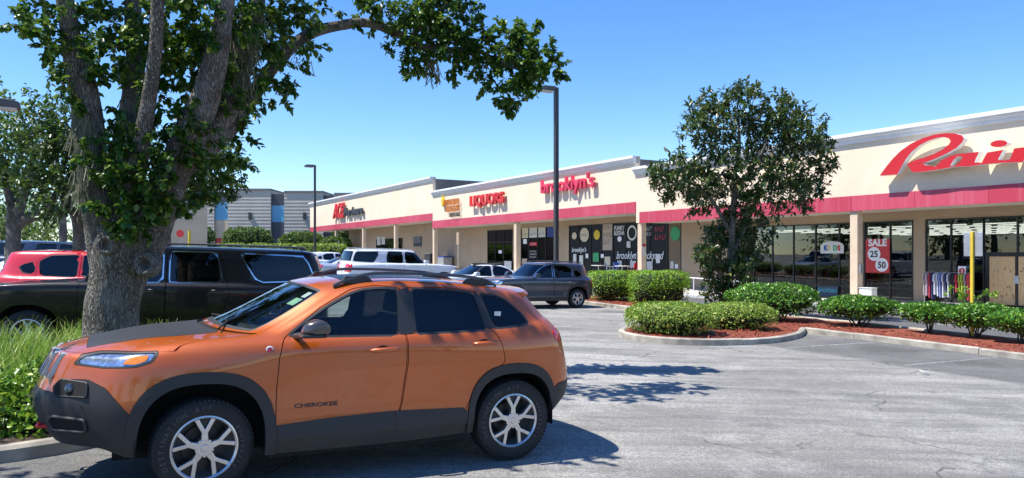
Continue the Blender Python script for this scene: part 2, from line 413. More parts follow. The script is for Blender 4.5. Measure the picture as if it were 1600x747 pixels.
# pavement along the shop fronts
SW0, SWALL = 29.3, 33.2
pv = [v for v in range(0, 116, 1)]
mb = MB(); vs = []
for v in pv:
    for w, h in ((SW0, -.25), (SW0, -.02), (SW0 + .03, 0), (SWALL + .4, 0)):
        vs.append(tuple(M2W(v, w, walk_z(v) + h)))
mb.add(vs, [(j * 4 + i, j * 4 + i + 1, (j + 1) * 4 + i + 1, (j + 1) * 4 + i) for j in range(len(pv) - 1) for i in range(3)])
struct(mb.build('pavement', 'sidewalk', smooth=30))
# faded painted lines in the aisle and the stalls
def line(v0, w0, v1, w1, wd=.1):
    a = Vector((v0, w0)); b = Vector((v1, w1)); t = (b - a).normalized() * 1; n_ = Vector((-t.y, t.x)) * wd / 2
    sheet('painted_line', [XY(*(a + n_)), XY(*(b + n_)), XY(*(b - n_)), XY(*(a - n_))], 'asphalt_white', .005)
line(4, 24.4, 26, 24.4, .12)
def mk_faded():
    N = NT('worn_line_paint'); pos = N.n('NewGeometry').outputs['Position']
    f = N.noise(14, pos, 6, .75)
    tr = N.n('BsdfTransparent'); N.p(Base_Color=(.5, .5, .47, 1), Roughness=.8)
    mx = N.n('MixShader', {0: N.rng(f, .45, .62, 0, .75), 1: tr.outputs[0], 2: N.b.outputs[0]}); N.t.links.new(mx.outputs[0], N.out.inputs[0])
    MT['worn'] = N.m
mk_faded()
for v in (11.2, 8.5, 5.8, 3.1, .4):
    a, b = XY(v - .05, 13.5), XY(v - .05, 16.85); c, d_ = XY(v + .05, 16.85), XY(v + .05, 13.5)
    sheet('stall_line', [a, b, c, d_], 'worn', .005)
# ------------------------------------------------------------------ the row of shops
WF, WW = 30.5, 33.2                              # parapet face, shop-front wall
MT['return'] = pmat('parapet_return', (.20, .175, .16, 1), .9, .12, .5)
def vpx(px, w): return on_w(px, HY, w)[0]
class Store:
    def __init__(s, name, label, vr, vl, floor, b0, b1, top, band_l=.35):
        s.vr, s.vl, s.fl = vr, vl, floor; s.o = (vl, WF)
        s.root = mall_thing(name, label, 'building', vl, WF, floor)
        L = vl - vr; s.L = L; s.b0, s.b1, s.top = b0, b1, top
        z0, z1, zt = b0 - floor, b1 - floor, top - floor; s.z0 = z0
        MB().bx(0, L, 0, .3, z0, zt - .06).build('parapet_wall', 'facade', s.root)
        n = max(3, round((L - band_l) / 2.9)); x = band_l
        for k in range(n):
            d = (L - band_l) / n; j = .5 * (k % 2) * .003
            MB().bx(x + .004, x + d - .004, -.045 - j, -.003, z0 - .03, z1 - z0 + z0).build('fascia_panel', 'fascia', s.root, bevel=.006); x += d
        prof = [(-.002, zt - .46), (-.06, zt - .46), (-.06, zt - .40), (-.10, zt - .39), (-.10, zt - .30), (-.15, zt - .29), (-.22, zt - .20), (-.22, zt - .17), (-.28, zt - .165), (-.28, zt), (.34, zt), (.34, zt - .46)]
        c = MB(); c.prism(prof, lambda a, b, d: (d, a, b), -.12 if band_l else 0, L - .0); c.build('cornice', 'cornice', s.root, bevel=.008)
        MB().bx(.02, L, .302, WW - WF + .25, z0 + .02, z0 + .2).build('soffit', 'soffit', s.root)
        for k in range(int(L / 6)):
            xx = 3 + 6 * k
            MB().bx(xx, xx + 1.5, 1.1, 1.35, z0 - .002, z0 + .015).build('soffit_light', 'offwhite', s.root)
        MB().bx(.0, .25, .302, 26, z0 + .2, zt - .2).build('end_wall', 'return', s.root)
        MB().bx(L - .25, L, .302, 26, z0 + .2, zt - .2).build('end_wall', 'return', s.root)
        MB().bx(.25, L - .25, .302, 26, z0 + .3, z0 + .6).build('roof', 'return', s.root)
    def x(s, v): return s.vl - v
    def wall(s, va, vb, za=None, zb=None, mat='tan'):
        za = -.6 if za is None else za; zb = s.z0 + .02 if zb is None else zb
        MB().bx(s.x(va), s.x(vb), WW - WF, WW - WF + .25, za, zb).build('wall', mat, s.root)
    def column(s, px, w=30.73, lo=-.5):
        v = vpx(px, w); x = s.x(v)
        MB().bx(x - .19, x + .19, w - WF - .19, w - WF + .19, lo, s.z0 + .02).build('column', 'column', s.root, bevel=.015)
    def window(s, vs, z0=.1, z1=3.76, rails=(.62,), glass='glass', depth=0, fr=.055):
        y = WW - WF + .02 + depth; xs_ = [s.x(v) for v in vs]; m = MB(); e = .003
        for x in xs_: m.bx(x - fr / 2, x + fr / 2, y - .05, y + .06, z0, z1)
        for za in [z0 + fr / 2] + list(rails) + [z1 - fr / 2]:
            for a, b in zip(xs_, xs_[1:]): m.bx(a + fr / 2, b - fr / 2, y - .045, y + .055, za - fr / 2, za + fr / 2)
        win = m.build('shop_window', 'frame', s.root)
        lv = [z0] + list(rails) + [z1]
        for a, b in zip(xs_, xs_[1:]):
            for za, zb in zip(lv, lv[1:]):
                MB().bx(a + fr / 2 - .01, b - fr / 2 + .01, y, y + .008, za + fr / 2 - .01, zb - fr / 2 + .01).build('pane', glass, win)
        return win
def flat(name, label, cat, px0, px1, py0, py1, w, mat, group=None, th=.012, fn=None):
    """a thin upright print or board facing the car park; returns root and its width and height"""
    v0, za = on_w(px0, py1, w); v1, _ = on_w(px1, py1, w); _, zb = on_w((px0 + px1) / 2, py0, w); _, za = on_w((px0 + px1) / 2, py1, w)
    r = mall_thing(name, label, cat, v0, w, za, group); return r, v0 - v1, zb - za

# right-hand store
vl_r = vpx(994, WF)
R = Store('clothing_store', 'cream clothing store with red script sign, long red fascia and sale poster', 4.0, vl_r, -.20, EYE + 2.02, EYE + 2.68, EYE + 5.48)
for px in (1003, 1338): R.column(px)
R.column(1700); R.column(2250)
va = [vpx(p, WW) for p in (1150, 1178, 1207, 1240, 1274.5, 1311.5, 1348)]
vb = [vpx(p, WW) for p in (1351, 1391, 1426)]; vc = [vpx(p, WW) for p in (1447, 1486, 1537)]; vd = [vpx(p, WW) for p in (1537, 1590, 1645)]; ve = [vpx(p, WW) for p in (1645, 1710, 1780, 1860)]
R.wall(vl_r, va[0]); R.wall(va[-1], vb[0]); R.wall(vb[-1], vc[0]); R.wall(ve[-1], 4.0)
R.wall(va[0], va[-1], 3.76); R.wall(vb[0], vb[-1], 3.76); R.wall(vc[0], ve[-1], 3.76)
R.wall(va[0], va[-1], -.5, .1); R.wall(vb[0], vb[-1], -.5, .1); R.wall(vc[0], ve[-1], -.5, .0)
R.window(va); R.window(vb); R.window(vc, z0=0.0); R.window(ve, z0=0.0)
R.window(vd, z0=2.22, rails=())
# boarded double door
dm = MB(); x0, x1 = R.x(vd[0]) + .16, R.x(vd[2]) - .16; y = WW - WF
for x in (x0, x1): dm.bx(x - .05, x + .05, y - .03, y + .1, 0, 2.2)
dm.bx(R.x(vd[0]), x0 - .05, y + .02, y + .05, 0, 2.2); dm.bx(x1 + .05, R.x(vd[2]), y + .02, y + .05, 0, 2.2)
dm.bx(x0 + .05, x1 - .05, y - .03, y + .1, 2.13, 2.2)
door = dm.build('door_frame', 'frame', R.root)
xm = (x0 + x1) / 2
for a, b in ((x0 + .05, xm - .035), (xm + .035, x1 - .05)):
    MB().bx(a + .03, b - .03, y - .02, y + .005, .12, 2.1).build('plywood_board', 'plywood', door)
MB().bx(xm - .035, xm + .035, y - .028, y + .04, .02, 2.13).build('door_stile', 'frame', door)
MB().bx(xm - .09, xm + .09, y - .05, y - .03, 1.0, 1.32).build('door_plate', 'galv', door)
rk = random.Random(5); KB = pmat('knot_brown', (.12, .055, .025, 1), .8)
for a, b in ((x0 + .2, xm - .2), (xm + .2, x1 - .2)):
    for k in range(16):
        xx, zz = rk.uniform(a - .08, b + .08), rk.choice((.45, .5, 1.5, 1.55, .95)) + rk.uniform(-.12, .12); MB().bx(xx - .015, xx + .015, y - .023 - k * .0001, y - .0195, zz - .02, zz + rk.uniform(.02, .09)).build('knot', KB, door)
# interior shell of the clothing store
xi0, xi1 = R.x(va[0]) - .6, R.x(ve[-1]) + .5; yi = WW - WF + .28
it = MB(); it.bx(xi0, xi1, yi, yi + 20, -.25, -.004); it.build('shop_floor', 'inside_floor', R.root)
MB().bx(xi0, xi1, yi + 20, yi + 20.2, 0, 4.1).build('back_wall', 'inside', R.root)
MB().bx(xi0 - .2, xi0, yi, yi + 20.2, 0, 4.1).build('side_wall', 'inside', R.root)
MB().bx(xi1, xi1 + .2, yi, yi + 20.2, 0, 4.1).build('side_wall', 'inside', R.root)
MB().bx(xi0, xi1, yi, yi + 20.2, 4.1, 4.2).build('shop_ceiling', pmat('shop_ceiling', (.14, .14, .135, 1), .9), R.root)
N = NT('fluorescent_tube'); N.p(Base_Color=(.9, .9, .9, 1), Emission_Color=(1, .96, .85, 1), Emission_Strength=1.7); MT['tube'] = N.m
lt = None
for j in range(9):
    for k in range(12):
        v = va[0] - 1.2 - k * 2.05; w = WW + 1.2 + j * 2.0
        if v < ve[-1]: continue
        if lt is None:
            lt = mall_thing('ceiling_light', 'long white fluorescent tube light under the clothing store ceiling', 'ceiling light', v, w, -.2 + 3.52, 'fluorescent lights in the clothing store')
            MB().bx(-.9, .9, -.06, .06, .03, .08).build('housing', 'white', lt); MB().tube([(-.88, 0, 0), (.88, 0, 0)], .026, 6).build('tube', 'tube', lt)
        else:
            c = copy_tree(lt); c.location = M2W(v, w, -.2 + 3.52)
def garment(mb, x, w, h, z, rnd):
    a = w / 2; sk = rnd.uniform(-.03, .03)
    pts = [(-a * .25, z), (a * .25, z), (a, z - .07), (a * 1.15, z - .35), (a * .8, z - .37), (a * .75 + sk, z - h), (-a * .75 + sk, z - h), (-a * .8, z - .37), (-a * 1.15, z - .35), (-a, z - .07)]
    mb.prism(pts, lambda p, q, d: (x + d, p, q), -.018, .018)
GC = [pmat('cloth_%d' % i, c, .9, .2, 14) for i, c in enumerate([(.66, .66, .72, 1), (.50, .04, .07, 1), (.03, .04, .12, 1), (.62, .62, .66, 1), (.20, .25, .50, 1), (.42, .36, .33, 1), (.42, .48, .06, 1), (.05, .05, .05, 1), (.55, .42, .5, 1), (.38, .12, .2, 1)])]
def rack(label, v, w, z, L, seed, group=None, n=16, pick=None):
    r = mall_thing('clothes_rack', label, 'clothes rack', v, w, z, group); m = MB(); rnd = random.Random(seed)
    for x in (-L / 2, L / 2):
        m.tube([(x, 0, .05), (x, 0, 1.42)], .014, 6); m.tube([(x, -.28, .05), (x, .28, .05)], .016, 6); m.tube([(x, -.28, 0), (x, -.28, .06)], .03, 6); m.tube([(x, .28, 0), (x, .28, .06)], .03, 6)
    m.tube([(-L / 2, 0, 1.42), (L / 2, 0, 1.42)], .014, 6); m.tube([(-L / 2, 0, .12), (L / 2, 0, .12)], .01, 6); m.build('rail', 'galv', r, smooth=40)
    for k in range(n):
        x = -L / 2 + L * (k + .6) / (n + .2); q = MB(); garment(q, x, rnd.uniform(.38, .5), rnd.uniform(.75, 1.15), 1.40, rnd)
        q.build('garment', GC[(pick[k % len(pick)] if pick else rnd.randrange(len(GC)))], r)
    return r
for j in range(3):
    for k in range(6):
        rack('indoor rail of hanging clothes behind the clothing store glass', va[0] - 2.2 - k * 3.6, WW + 1.6 + j * 2.6, -.204, 1.7, j * 7 + k, 'clothes rails inside the store', 9)
v_, z_ = on_w(1478, 480, 32.2)
rk_ = rack('clothes rail with white, navy and red garments standing outside the shop window', v_, 32.3, -.2, 2.0, 3, None, 17, [5, 8, 1, 2, 0, 3, 4, 3, 2, 0, 7, 7, 1, 6, 6, 5, 1])
r, a, b = flat('rack_sign', 'small white sign with red disc on top of the outdoor clothes rail', 'sign', 1497, 1509, 416, 431, 32.25, 'white')
MB().bx(0, a, 0, .01, 0, b).build('board', 'white', r); MB().lathe([(0, 0), (.13, 0)], 20, lambda p, q, h: (a / 2 + p, -.004, b / 2 + q)).build('disc', 'red_face', r)
text_obj('lettering', '3', 'white', r, (a / 2 - .05, -.008, b / 2 - .07), .2, .002, bold=.004)
# sale poster
r, a, b = flat('sale_poster', 'red window poster reading sale 25 50 in white', 'poster', 1352.5, 1390, 373.5, 426.5, 33.13, 'poster_red')
MB().bx(0, a, 0, .008, 0, b).build('poster_sheet', 'poster_red', r)
text_obj('lettering', 'SALE', 'white', r, (a / 2, -.003, b * .80), a * .36, .002, 0, .018, 'CENTER')
for cx_, cz_, t in ((.36, .56, '25'), (.68, .24, '50')):
    MB().lathe([(0, 0), (a * .265, 0)], 28, lambda p, q, h: (a * cx_ + p, -.003, b * cz_ + q)).build('disc', 'white', r)
    text_obj('lettering', t, pmat('poster_black', (.03, .02, .02, 1), .6), r, (a * cx_, -.006, b * cz_ - a * .12), a * .34, .002, 0, .012, 'CENTER')
# kids sign
r, a, b = flat('kids_sign', 'white arched sign reading KIDS in coloured letters behind the shop glass', 'sign', 1282, 1318, 377, 396, 33.12, 'white')
m = MB(); pl = [(0, 0), (a, 0), (a, b * .6)] + [(a * (.5 + .5 * math.cos(t)), b * (.6 + .4 * math.sin(t))) for t in [math.pi * k / 12 for k in range(1, 12)]] + [(0, b * .6)]
m.prism(pl, lambda p, q, d: (p, d, q), 0, .03); m.build('board', 'offwhite', r)
for k, (ch, mm) in enumerate(zip('KIDS', ('blue', 'yellow', 'green', 'red_face'))): text_obj('letter', ch, mm, r, (a * (.15 + .2 * k), -.006, b * .26), b * .55, .004, 0, .02)
r, a, b = flat('window_banner', 'blue lettered banner low in the clothing store window', 'banner', 1277, 1309, 447, 463, 33.1, 'teal')
MB().bx(0, a, 0, .008, 0, b).build('sheet', pmat('banner_navy', (.03, .06, .09, 1), .5), r); text_obj('lettering', 'SHOPDRU', 'teal', r, (a / 2, -.004, b * .4), b * .48, .002, 0, .008, 'CENTER')
# utility boxes by the column
r, a, b = flat('utility_box', 'cream metal utility box on the pavement beside the column', 'utility box', 1342, 1362, 454, 468, 30.4, 'offwhite')
zb = walk_z(0) - M2W(0, 0, r.location.z).z
MB().bx(0, .62, 0, .4, zb, zb + .68).build('cabinet', 'offwhite', r, bevel=.02); MB().bx(-.02, .64, -.02, .42, zb + .68, zb + .72).build('lid', 'offwhite', r, bevel=.01)
v_, z_ = on_w(1345, 420, 30.7); r = mall_thing('fuse_box', 'small grey electrical box fixed to the column side', 'electrical box', vpx(1338, 30.73) - .195, 30.73, z_)
MB().bx(0, .08, -.1, .1, -.22, .22).build('case', 'galv', r, bevel=.01)

# red script sign
def zpoly(poly, s, ox, oy, w): return [on_w(ox + x / s, oy + y / s, w) for x, y in poly]
vs_, zs_ = on_w(1375, 275, 29.98)
SG = mall_thing('store_sign', 'large red script channel letter sign with white sides on the clothing store', 'sign', vs_, 29.98, zs_)
def ell(cx_, cy_, rx, ry, rot=0, n=20): return [(cx_ + rx * math.cos(t) * math.cos(rot) - ry * math.sin(t) * math.sin(rot), cy_ + rx * math.cos(t) * math.sin(rot) + ry * math.sin(t) * math.cos(rot)) for t in [2 * math.pi * k / n for k in range(n)]]
letters = [
 [(278, 465), (310, 420), (350, 370), (400, 320), (460, 278), (530, 245), (600, 225), (660, 217), (715, 218), (755, 228), (770, 246), (760, 270), (725, 303), (670, 335), (610, 362), (560, 382), (530, 392), (436, 398), (470, 380), (530, 362), (590, 340), (645, 312), (680, 285), (692, 265), (682, 248), (655, 239), (615, 243), (560, 262), (510, 288), (465, 325), (430, 368), (400, 420), (380, 457)],
 [(436, 399), (530, 393), (548, 404), (604, 411), (610, 431), (560, 438), (520, 443), (470, 444)],
 [(605, 410), (640, 375), (690, 350), (745, 337), (758, 336), (755, 352), (735, 352), (712, 370), (692, 400), (690, 410), (705, 413), (660, 421), (611, 431)],
 [(758, 336), (858, 326), (836, 372), (832, 388), (872, 389), (868, 400), (800, 410), (705, 413), (690, 410), (715, 408), (745, 385), (762, 360), (755, 352)],
 [(905, 330), (998, 314), (970, 366), (968, 374), (1010, 374), (1005, 388), (930, 394), (869, 400), (873, 389), (890, 355)],
 ell(973, 278, 50, 20, -.1),
 [(1048, 345), (1062, 306), (1130, 298), (1122, 318), (1180, 292), (1215, 300), (1210, 330), (1190, 365), (1230, 362), (1225, 378), (1140, 382), (1165, 335), (1160, 325), (1135, 340), (1112, 385), (1006, 389), (1011, 374), (1035, 372)],
]
SGR = (MT['red_face'], MT['white'])
for k, P in enumerate(letters):
    q = zpoly(P, 3.733, 1300, 150, 29.98); m = MB()
    m.prism([(vs_ - v, z - zs_) for v, z in q], lambda a, b, d: (a, d, b), 0, .30)
    m.mi = [0] + [1] * (len(m.f) - 1); m.build('letter', SGR, SG)
vq, zq = on_w(1300 + 1235 / 3.733, 150 + 375 / 3.733, 29.98)
for ch, dx in (('b', 0), ('o', 1.0), ('w', 1.95)):
    o = text_obj('letter', ch, 'red_face', SG, (vs_ - vq + dx + .1, .15, zq - zs_), 1.75, .15, .35, .06)
# ---------------------------------------------------------------- middle store
vl_m, vr_m = vpx(676, WF), vl_r + .004
Md = Store('liquor_and_diner_block', 'cream shop block with liquor store and dark windowed diner', vr_m, vl_m, .52, EYE + 2.67, EYE + 3.34, EYE + 6.22, 0.0)
Md.column(808); Md.column(680); 
w1 = [vpx(p, WW) for p in (762, 774, 787, 801)]; w2 = [vpx(p, WW) for p in (814.5, 826, 840, 852.5, 868)]; w3 = [vpx(p, WW) for p in (889.5, 904, 923, 940, 957.6, 977.5, 997, 1015, 1043, 1064)]
Md.wall(vl_m, w1[0]); Md.wall(w1[-1], w2[0]); Md.wall(w2[-1], w3[0]); Md.wall(w3[-1], vr_m)
for g in (w1, w2, w3): Md.wall(g[0], g[-1], 3.7); Md.wall(g[0], g[-1], -.6, .1)
Md.window(w1, z1=3.7, rails=(2.6,), glass='glass_dark'); Md.window(w2, z1=3.7, rails=(), glass='glass_dark'); Md.window(w3, z1=3.7, rails=(), glass='vinyl_black')
for g in (w1, w2):
    MB().bx(Md.x(g[0]) - .1, Md.x(g[-1]) + .1, WW - WF + 1.6, WW - WF + 1.7, 0, 3.9).build('inner_wall', 'inside', Md.root)
# ---------------------------------------------------------------- hardware store
vl_a, vr_a = vpx(484.5, WF), vl_m + .004
Ac = Store('hardware_store', 'tall cream hardware store end block with open canopy corner', vr_a, vl_a, 1.21, EYE + 3.42, EYE + 4.10, EYE + 7.66, 0.0)
for px in (619, 569, 526, 489): Ac.column(px)
wl_ = vpx(545, WW); a1 = [vpx(p, WW) for p in (588, 595, 602, 609, 616, 623, 629)]
Ac.wall(wl_, a1[0]); Ac.wall(a1[-1], vr_a); Ac.wall(a1[0], a1[-1], 2.75); Ac.wall(a1[0], a1[-1], -.6, .02)
Ac.window(a1, z0=.02, z1=2.75, rails=(2.2,), glass='glass_dark')
MB().bx(Ac.x(a1[0]) - .1, Ac.x(a1[-1]) + .1, WW - WF + 1.4, WW - WF + 1.5, 0, 3).build('inner_wall', 'inside', Ac.root)
MB().bx(Ac.x(wl_), Ac.x(wl_) + .25, WW - WF + .25, 26, -.6, Ac.z0).build('side_wall', 'tan', Ac.root)

def strokes(parent, x0, x1, z, h, mat, y=-.006, th=.004, seed=1, tilt=.12):
    rn = random.Random(seed); m = MB(); x = x0
    while x < x1:
        w_ = rn.uniform(.12, .3) * h; k = rn.random(); t = h * tilt
        m.prism([(x, z), (x + w_ * .35, z), (x + w_ * .35 + t, z + h), (x + t, z + h)], lambda a, b, d: (a, d, b), y - th, y)
        zz = z + h * rn.choice((.0, .42, .8)); m.prism([(x + w_ * .35, zz), (x + w_ + .1 * h, zz), (x + w_ + .1 * h, zz + h * .2), (x + w_ * .35, zz + h * .2)], lambda a, b, d: (a, d, b), y - th * .9, y)
        x += w_ + h * .34
    return stuff(m.build('lettering', mat, parent))
# ---------------------------------------------------------------- wall signs
def word_sign(name, label, txt, px0, px1, base, cap, mat, w=30.22, shear=0, bold=.03, depth=.1, sx=None):
    """each letter its own part, on the wall between two pixels' positions"""
    v0, z0 = on_w(px0, base, w); v1, _ = on_w(px1, base, w); wd = v0 - v1
    r = mall_thing(name, label, 'sign', v0, w, z0)
    full = text_mesh(txt, 1, 0, shear, bold); xx = [v.co.x for v in full.vertices]; k = wd / (max(xx) - min(xx)); x0 = min(xx)
    bpy.data.meshes.remove(full)
    pre = ''
    for ch in txt:
        if ch != ' ':
            p = text_mesh(pre + ch, 1, 0, shear, bold); mx = max(v.co.x for v in p.vertices); bpy.data.meshes.remove(p)
            me = text_mesh(ch, 1, depth, shear, bold); cm = max(v.co.x for v in me.vertices)
            for v in me.vertices: v.co.x = (v.co.x - cm + mx - x0) * k; v.co.y *= cap / .72; v.co.z *= 1
            me.materials.append(MT[mat]); link('letter', me, r, None, 0, (0, 0, 0), (math.pi / 2, 0, 0))
        pre += ch
    return r
word_sign('liquor_sign', 'red block letter LIQUORS sign on the cream wall', 'LIQUORS', 735, 787.5, 322.3, .88, 'red_face')
word_sign('diner_sign', "faded red lowercase brooklyn's sign on the cream wall", "brooklyn's", 846, 929, 302.2, .98, 'red_pink', bold=.02)
word_sign('hardware_sign', 'red slanted ACE letters on the hardware store wall', 'ACE', 520.5, 538, 340.5, 1.75, 'red_face', shear=.25, bold=.05)
word_sign('hardware_name_sign', 'charcoal Hardware lettering beside the red letters', 'Hardware', 538.5, 567, 337.3, .95, 'dark_face', bold=.04)
v0, z0 = on_w(689, 325, 30.25); vE, _ = on_w(719, 325, 30.25); wd = v0 - vE
r = mall_thing('restaurant_sign', 'yellow and orange two line restaurant sign beside the liquor sign', 'sign', v0, 30.25, z0)
pl = [(.0, .55), (.12, 1.0), (.3, 1.25), (.42, .95), (.62, .75), (.5, .4), (.3, .1), (.15, .2)]
m = MB(); m.prism(pl, lambda a, b, d: (a, d, b), 0, .12); m.build('emblem', 'yellow', r)
strokes(r, .55, wd - .25, .18, .52, 'orange_face', .1, .1, 3); strokes(r, .95, wd - .25, -.45, .55, 'orange_face', .1, .1, 4); strokes(r, 1.7, wd - .2, -.92, .36, 'dark_face', .1, .06, 5)

# ---------------------------------------------------------------- window graphics of the diner
def dec(name, label, px0, px1, py0, py1, mat, shape='rect', txt=None, tm='white', w=33.155, ts=.5, shear=0, cat='window decal', tz=.3):
    r, a, b = flat(name, label, cat, px0, px1, py0, py1, w, mat)
    if shape == 'rect': MB().bx(0, a, 0, .006, 0, b).build('print', mat, r)
    elif shape in ('disc', 'ring', 'star'):
        n = 28; m = MB()
        if shape == 'ring': m.lathe([(.36, 0), (.5, 0)], n, lambda p, q, h: (a / 2 + p * a, .0, b / 2 + q * b))
        else: m.prism([(a / 2 + (a / 2) * (1 - (.12 * (k % 2) if shape == 'star' else 0)) * math.cos(2 * math.pi * k / n), b / 2 + b / 2 * (1 - (.12 * (k % 2) if shape == 'star' else 0)) * math.sin(2 * math.pi * k / n)) for k in range(n)], lambda p, q, d: (p, d, q), 0, .006)
        m.build('print', mat, r)
    if txt and txt.startswith('~'):
        nl = int(txt[1]); zz = b * tz
        for i in range(nl): strokes(r, a * .08, a * .86, zz - i * b * ts * 1.25, b * ts * .8, tm, -.002, .003, int(px0 * 7) + i)
    elif txt:
        for i, t in enumerate(txt.split('|')):
            o = text_obj('lettering', t, tm, r, (a / 2, -.006, b * tz - i * b * ts * .8), b * ts, .002, shear, .006, 'CENTER')
            mx = max(v.co.x for v in o.data.vertices); o.scale.x = min(1.6, a * .47 / mx)
    return r
dec('beer_decal', 'small cream beer badge on the dark diner window', 893.5, 901, 363, 374, 'cream_print', 'disc')
dec('beer_decal', 'large round cream and brown beer badge on the dark window', 906, 920, 356, 378, 'cream_print', 'disc', '~1', 'dark_face', ts=.22, tz=.4)
dec('beer_decal', 'yellow sunburst decal above the diner door', 927.5, 937.5, 359, 375, 'yellow', 'star')
dec('menu_poster', 'tall faded tan poster on the diner window', 941.5, 956.5, 350, 391, 'cardboard', 'rect', '~3', 'dark_face', ts=.22, tz=.78)
dec('beer_decal', 'white stacked block lettering reading funky on the dark window', 959, 976, 351, 378, None, '', 'FUNKY|BUDDHA', 'white', ts=.36, tz=.68)
m_ = dec('beer_decal', 'white drop shaped logo under the stacked lettering', 964.5, 971.5, 369, 378, 'white', 'star')
dec('beer_decal', 'white ring logo on the dark window beside the column', 980, 995, 352, 376, 'offwhite', 'ring')
dec('beer_decal', 'red two line logo on the last dark windows', 1022, 1041, 352, 370, None, '', '~2', 'red_pink', ts=.55, tz=.45, shear=.3)
dec('beer_decal', 'green faceted emblem on the end window of the diner', 1047, 1063, 353, 377, 'green', 'star')
dec('beer_decal', 'white lettering fragment right of the column', 1009, 1019, 353, 370, None, '', '~2', 'white', ts=.4, tz=.6)
dec('window_lettering', "white handwritten brooklyn's name by the diner door", 892, 917, 385, 396, None, '', "brooklyn's", 'white', ts=.95, tz=.2, shear=.35)
dec('window_lettering', "big white handwritten brooklyn's backyard lettering across the diner glass", 959, 1040, 391, 408, None, '', "brooklyn's backyard", 'white', ts=1.0, tz=.2, shear=.35)
DL = [t + ' decal on the dark diner glass' for t in ('slim pale bottle under the small cream badge', 'tall pale bottle under the large round badge', 'small white card right of the handwritten name', 'green jug', 'little white card under the tan poster edge', 'cream jug under the tall tan poster', 'pale cup under the big lettering start', 'pale cup below the white ring logo', 'pale glass under the big lettering left of the column', 'wide pale glass just right of the column', 'tall white jar crossing the big lettering', 'slim pale bottle under the green emblem', 'small white cup under the green emblem')]
for px, py, wd, hh, mm in ((898, 404, 5, 14, 'offwhite'), (908, 407, 6, 16, 'offwhite'), (917, 400, 4, 7, 'white'), (931, 402, 9, 14, 'green'), (941, 400, 4.5, 6, 'white'), (949, 408, 9, 14, 'cream_print'), (968, 412, 7, 9, 'offwhite'), (982, 382, 6, 10, 'offwhite'), (989, 413, 9, 11, 'offwhite'), (1015, 415, 9, 13, 'offwhite'), (1028, 404, 6, 14, 'white'), (1050, 414, 5, 11, 'offwhite'), (1057, 416, 5, 7, 'white')):
    dec('drink_decal', DL.pop(0), px - wd / 2, px + wd / 2, py - hh / 2, py + hh / 2, mm, 'rect', w=33.165)['group'] = 'drink decals on the diner glass'
# liquor windows
for a_, b_, mm, nm in ((815.5, 825, 'cream_print', 'teal and cream'), (827, 839, 'offwhite', 'white product'), (841, 852, 'offwhite', 'pale bottle'), (855, 866, 'blue', 'deep blue')):
    dec('window_poster', nm + ' poster at the top of the liquor window', a_, b_, 356 - (a_ - 815) * .03, 372 - (a_ - 815) * .05, mm, 'rect', '~1', 'dark_face', ts=.3, tz=.25, cat='poster')
dec('open_sign', 'small red sign in the liquor window', 827.5, 839, 378.5, 384, 'red_face', 'rect', '~1', 'white', ts=.7, tz=.2, cat='sign')
dec('window_lettering', 'white three line lettering on the liquor window', 826.5, 839.5, 391, 402, None, '', '~3', 'white', ts=.33, tz=.72)
dec('paper_notice', 'small white paper notice on the liquor window', 817.5, 823, 373.5, 381, 'white')
dec('window_poster', 'red and tan low poster in the liquor window', 815.5, 823.5, 404, 413, 'cardboard', cat='poster')
dec('paper_notice', 'white paper notice on the dark unit left of the column', 779, 784, 391, 396, 'white'); dec('white_board', 'white notice board leaning by the dark unit window', 788, 799, 408, 420, 'offwhite', 'rect', w=32.9, cat='board')
# hardware wall board
r = dec('notice_board', 'maroon and white notice board on the tan hardware store wall', 646, 658.5, 370.5, 385, 'dark_face', 'rect', '~2', 'white', w=33.13, ts=.25, tz=.74, cat='notice board')
for k, mm in ((0, 'poster_red'), (1, 'offwhite'), (2, 'dark_face')): pass
a_ = dec('paper_poster', 'white paper posters on the hardware entrance glass', 589, 594.5, 370, 383, 'offwhite', w=33.15, cat='poster'); dec('paper_poster', 'second white poster on the hardware entrance glass', 596, 601.5, 369.5, 382, 'offwhite', w=33.15, cat='poster')
# ------------------------------------------------------------------ vehicles: one smooth shell per car, cut into panels
def paint(name, base, metal=.35, flake=.15, rough=.32, dirt=.06, coat=1.0):
    N = NT(name); tc = N.n('TexCoord').outputs['Object']
    f = N.noise(900, tc, 1); g = N.noise(1.3, tc, 3)
    col = N.mix(N.rng(f, .3, .7, 0, flake), base, dk(base, 1.6)); col = N.mix(N.rng(g, .45, .7, 0, dirt), col, (.3, .27, .23, 1))
    N.p(Base_Color=col, Metallic=metal, Roughness=N.rng(g, .3, .7, rough, rough + .1), Coat_Weight=coat, Coat_Roughness=.025, Specular_IOR_Level=.5 * coat); return N.m
MT['jeep_paint'] = paint('orange_metallic', (.45, .090, .008, 1), .30)
MT['p_black'] = paint('black_paint', (.0025, .0025, .003, 1), .0, .02, .3, 0, .45)
MT['p_white'] = paint('white_car_paint', (.74, .76, .79, 1), 0, .02)
MT['p_red'] = paint('red_car_paint', (.62, .015, .02, 1), .1, .05)
MT['p_navy'] = paint('slate_blue_paint', (.040, .048, .075, 1), .45, .2)
MT['p_silver'] = paint('silver_paint', (.46, .49, .53, 1), .6, .2)
MT['p_blue'] = paint('dark_blue_paint', (.015, .03, .07, 1), .3, .2)
MT['trim'] = pmat('charcoal_cladding', (.024, .0245, .026, 1), .58, .18, 40, .2, 500)
MT['matte_black'] = pmat('matte_black_decal', (.022, .023, .025, 1), .55, .1, 10)
MT['gap'] = pmat('panel_gap_dark', (.006, .006, .006, 1), .9, .1, 5)
MT['car_int'] = pmat('cabin_dark', (.016, .016, .018, 1), .8, .2, 12)
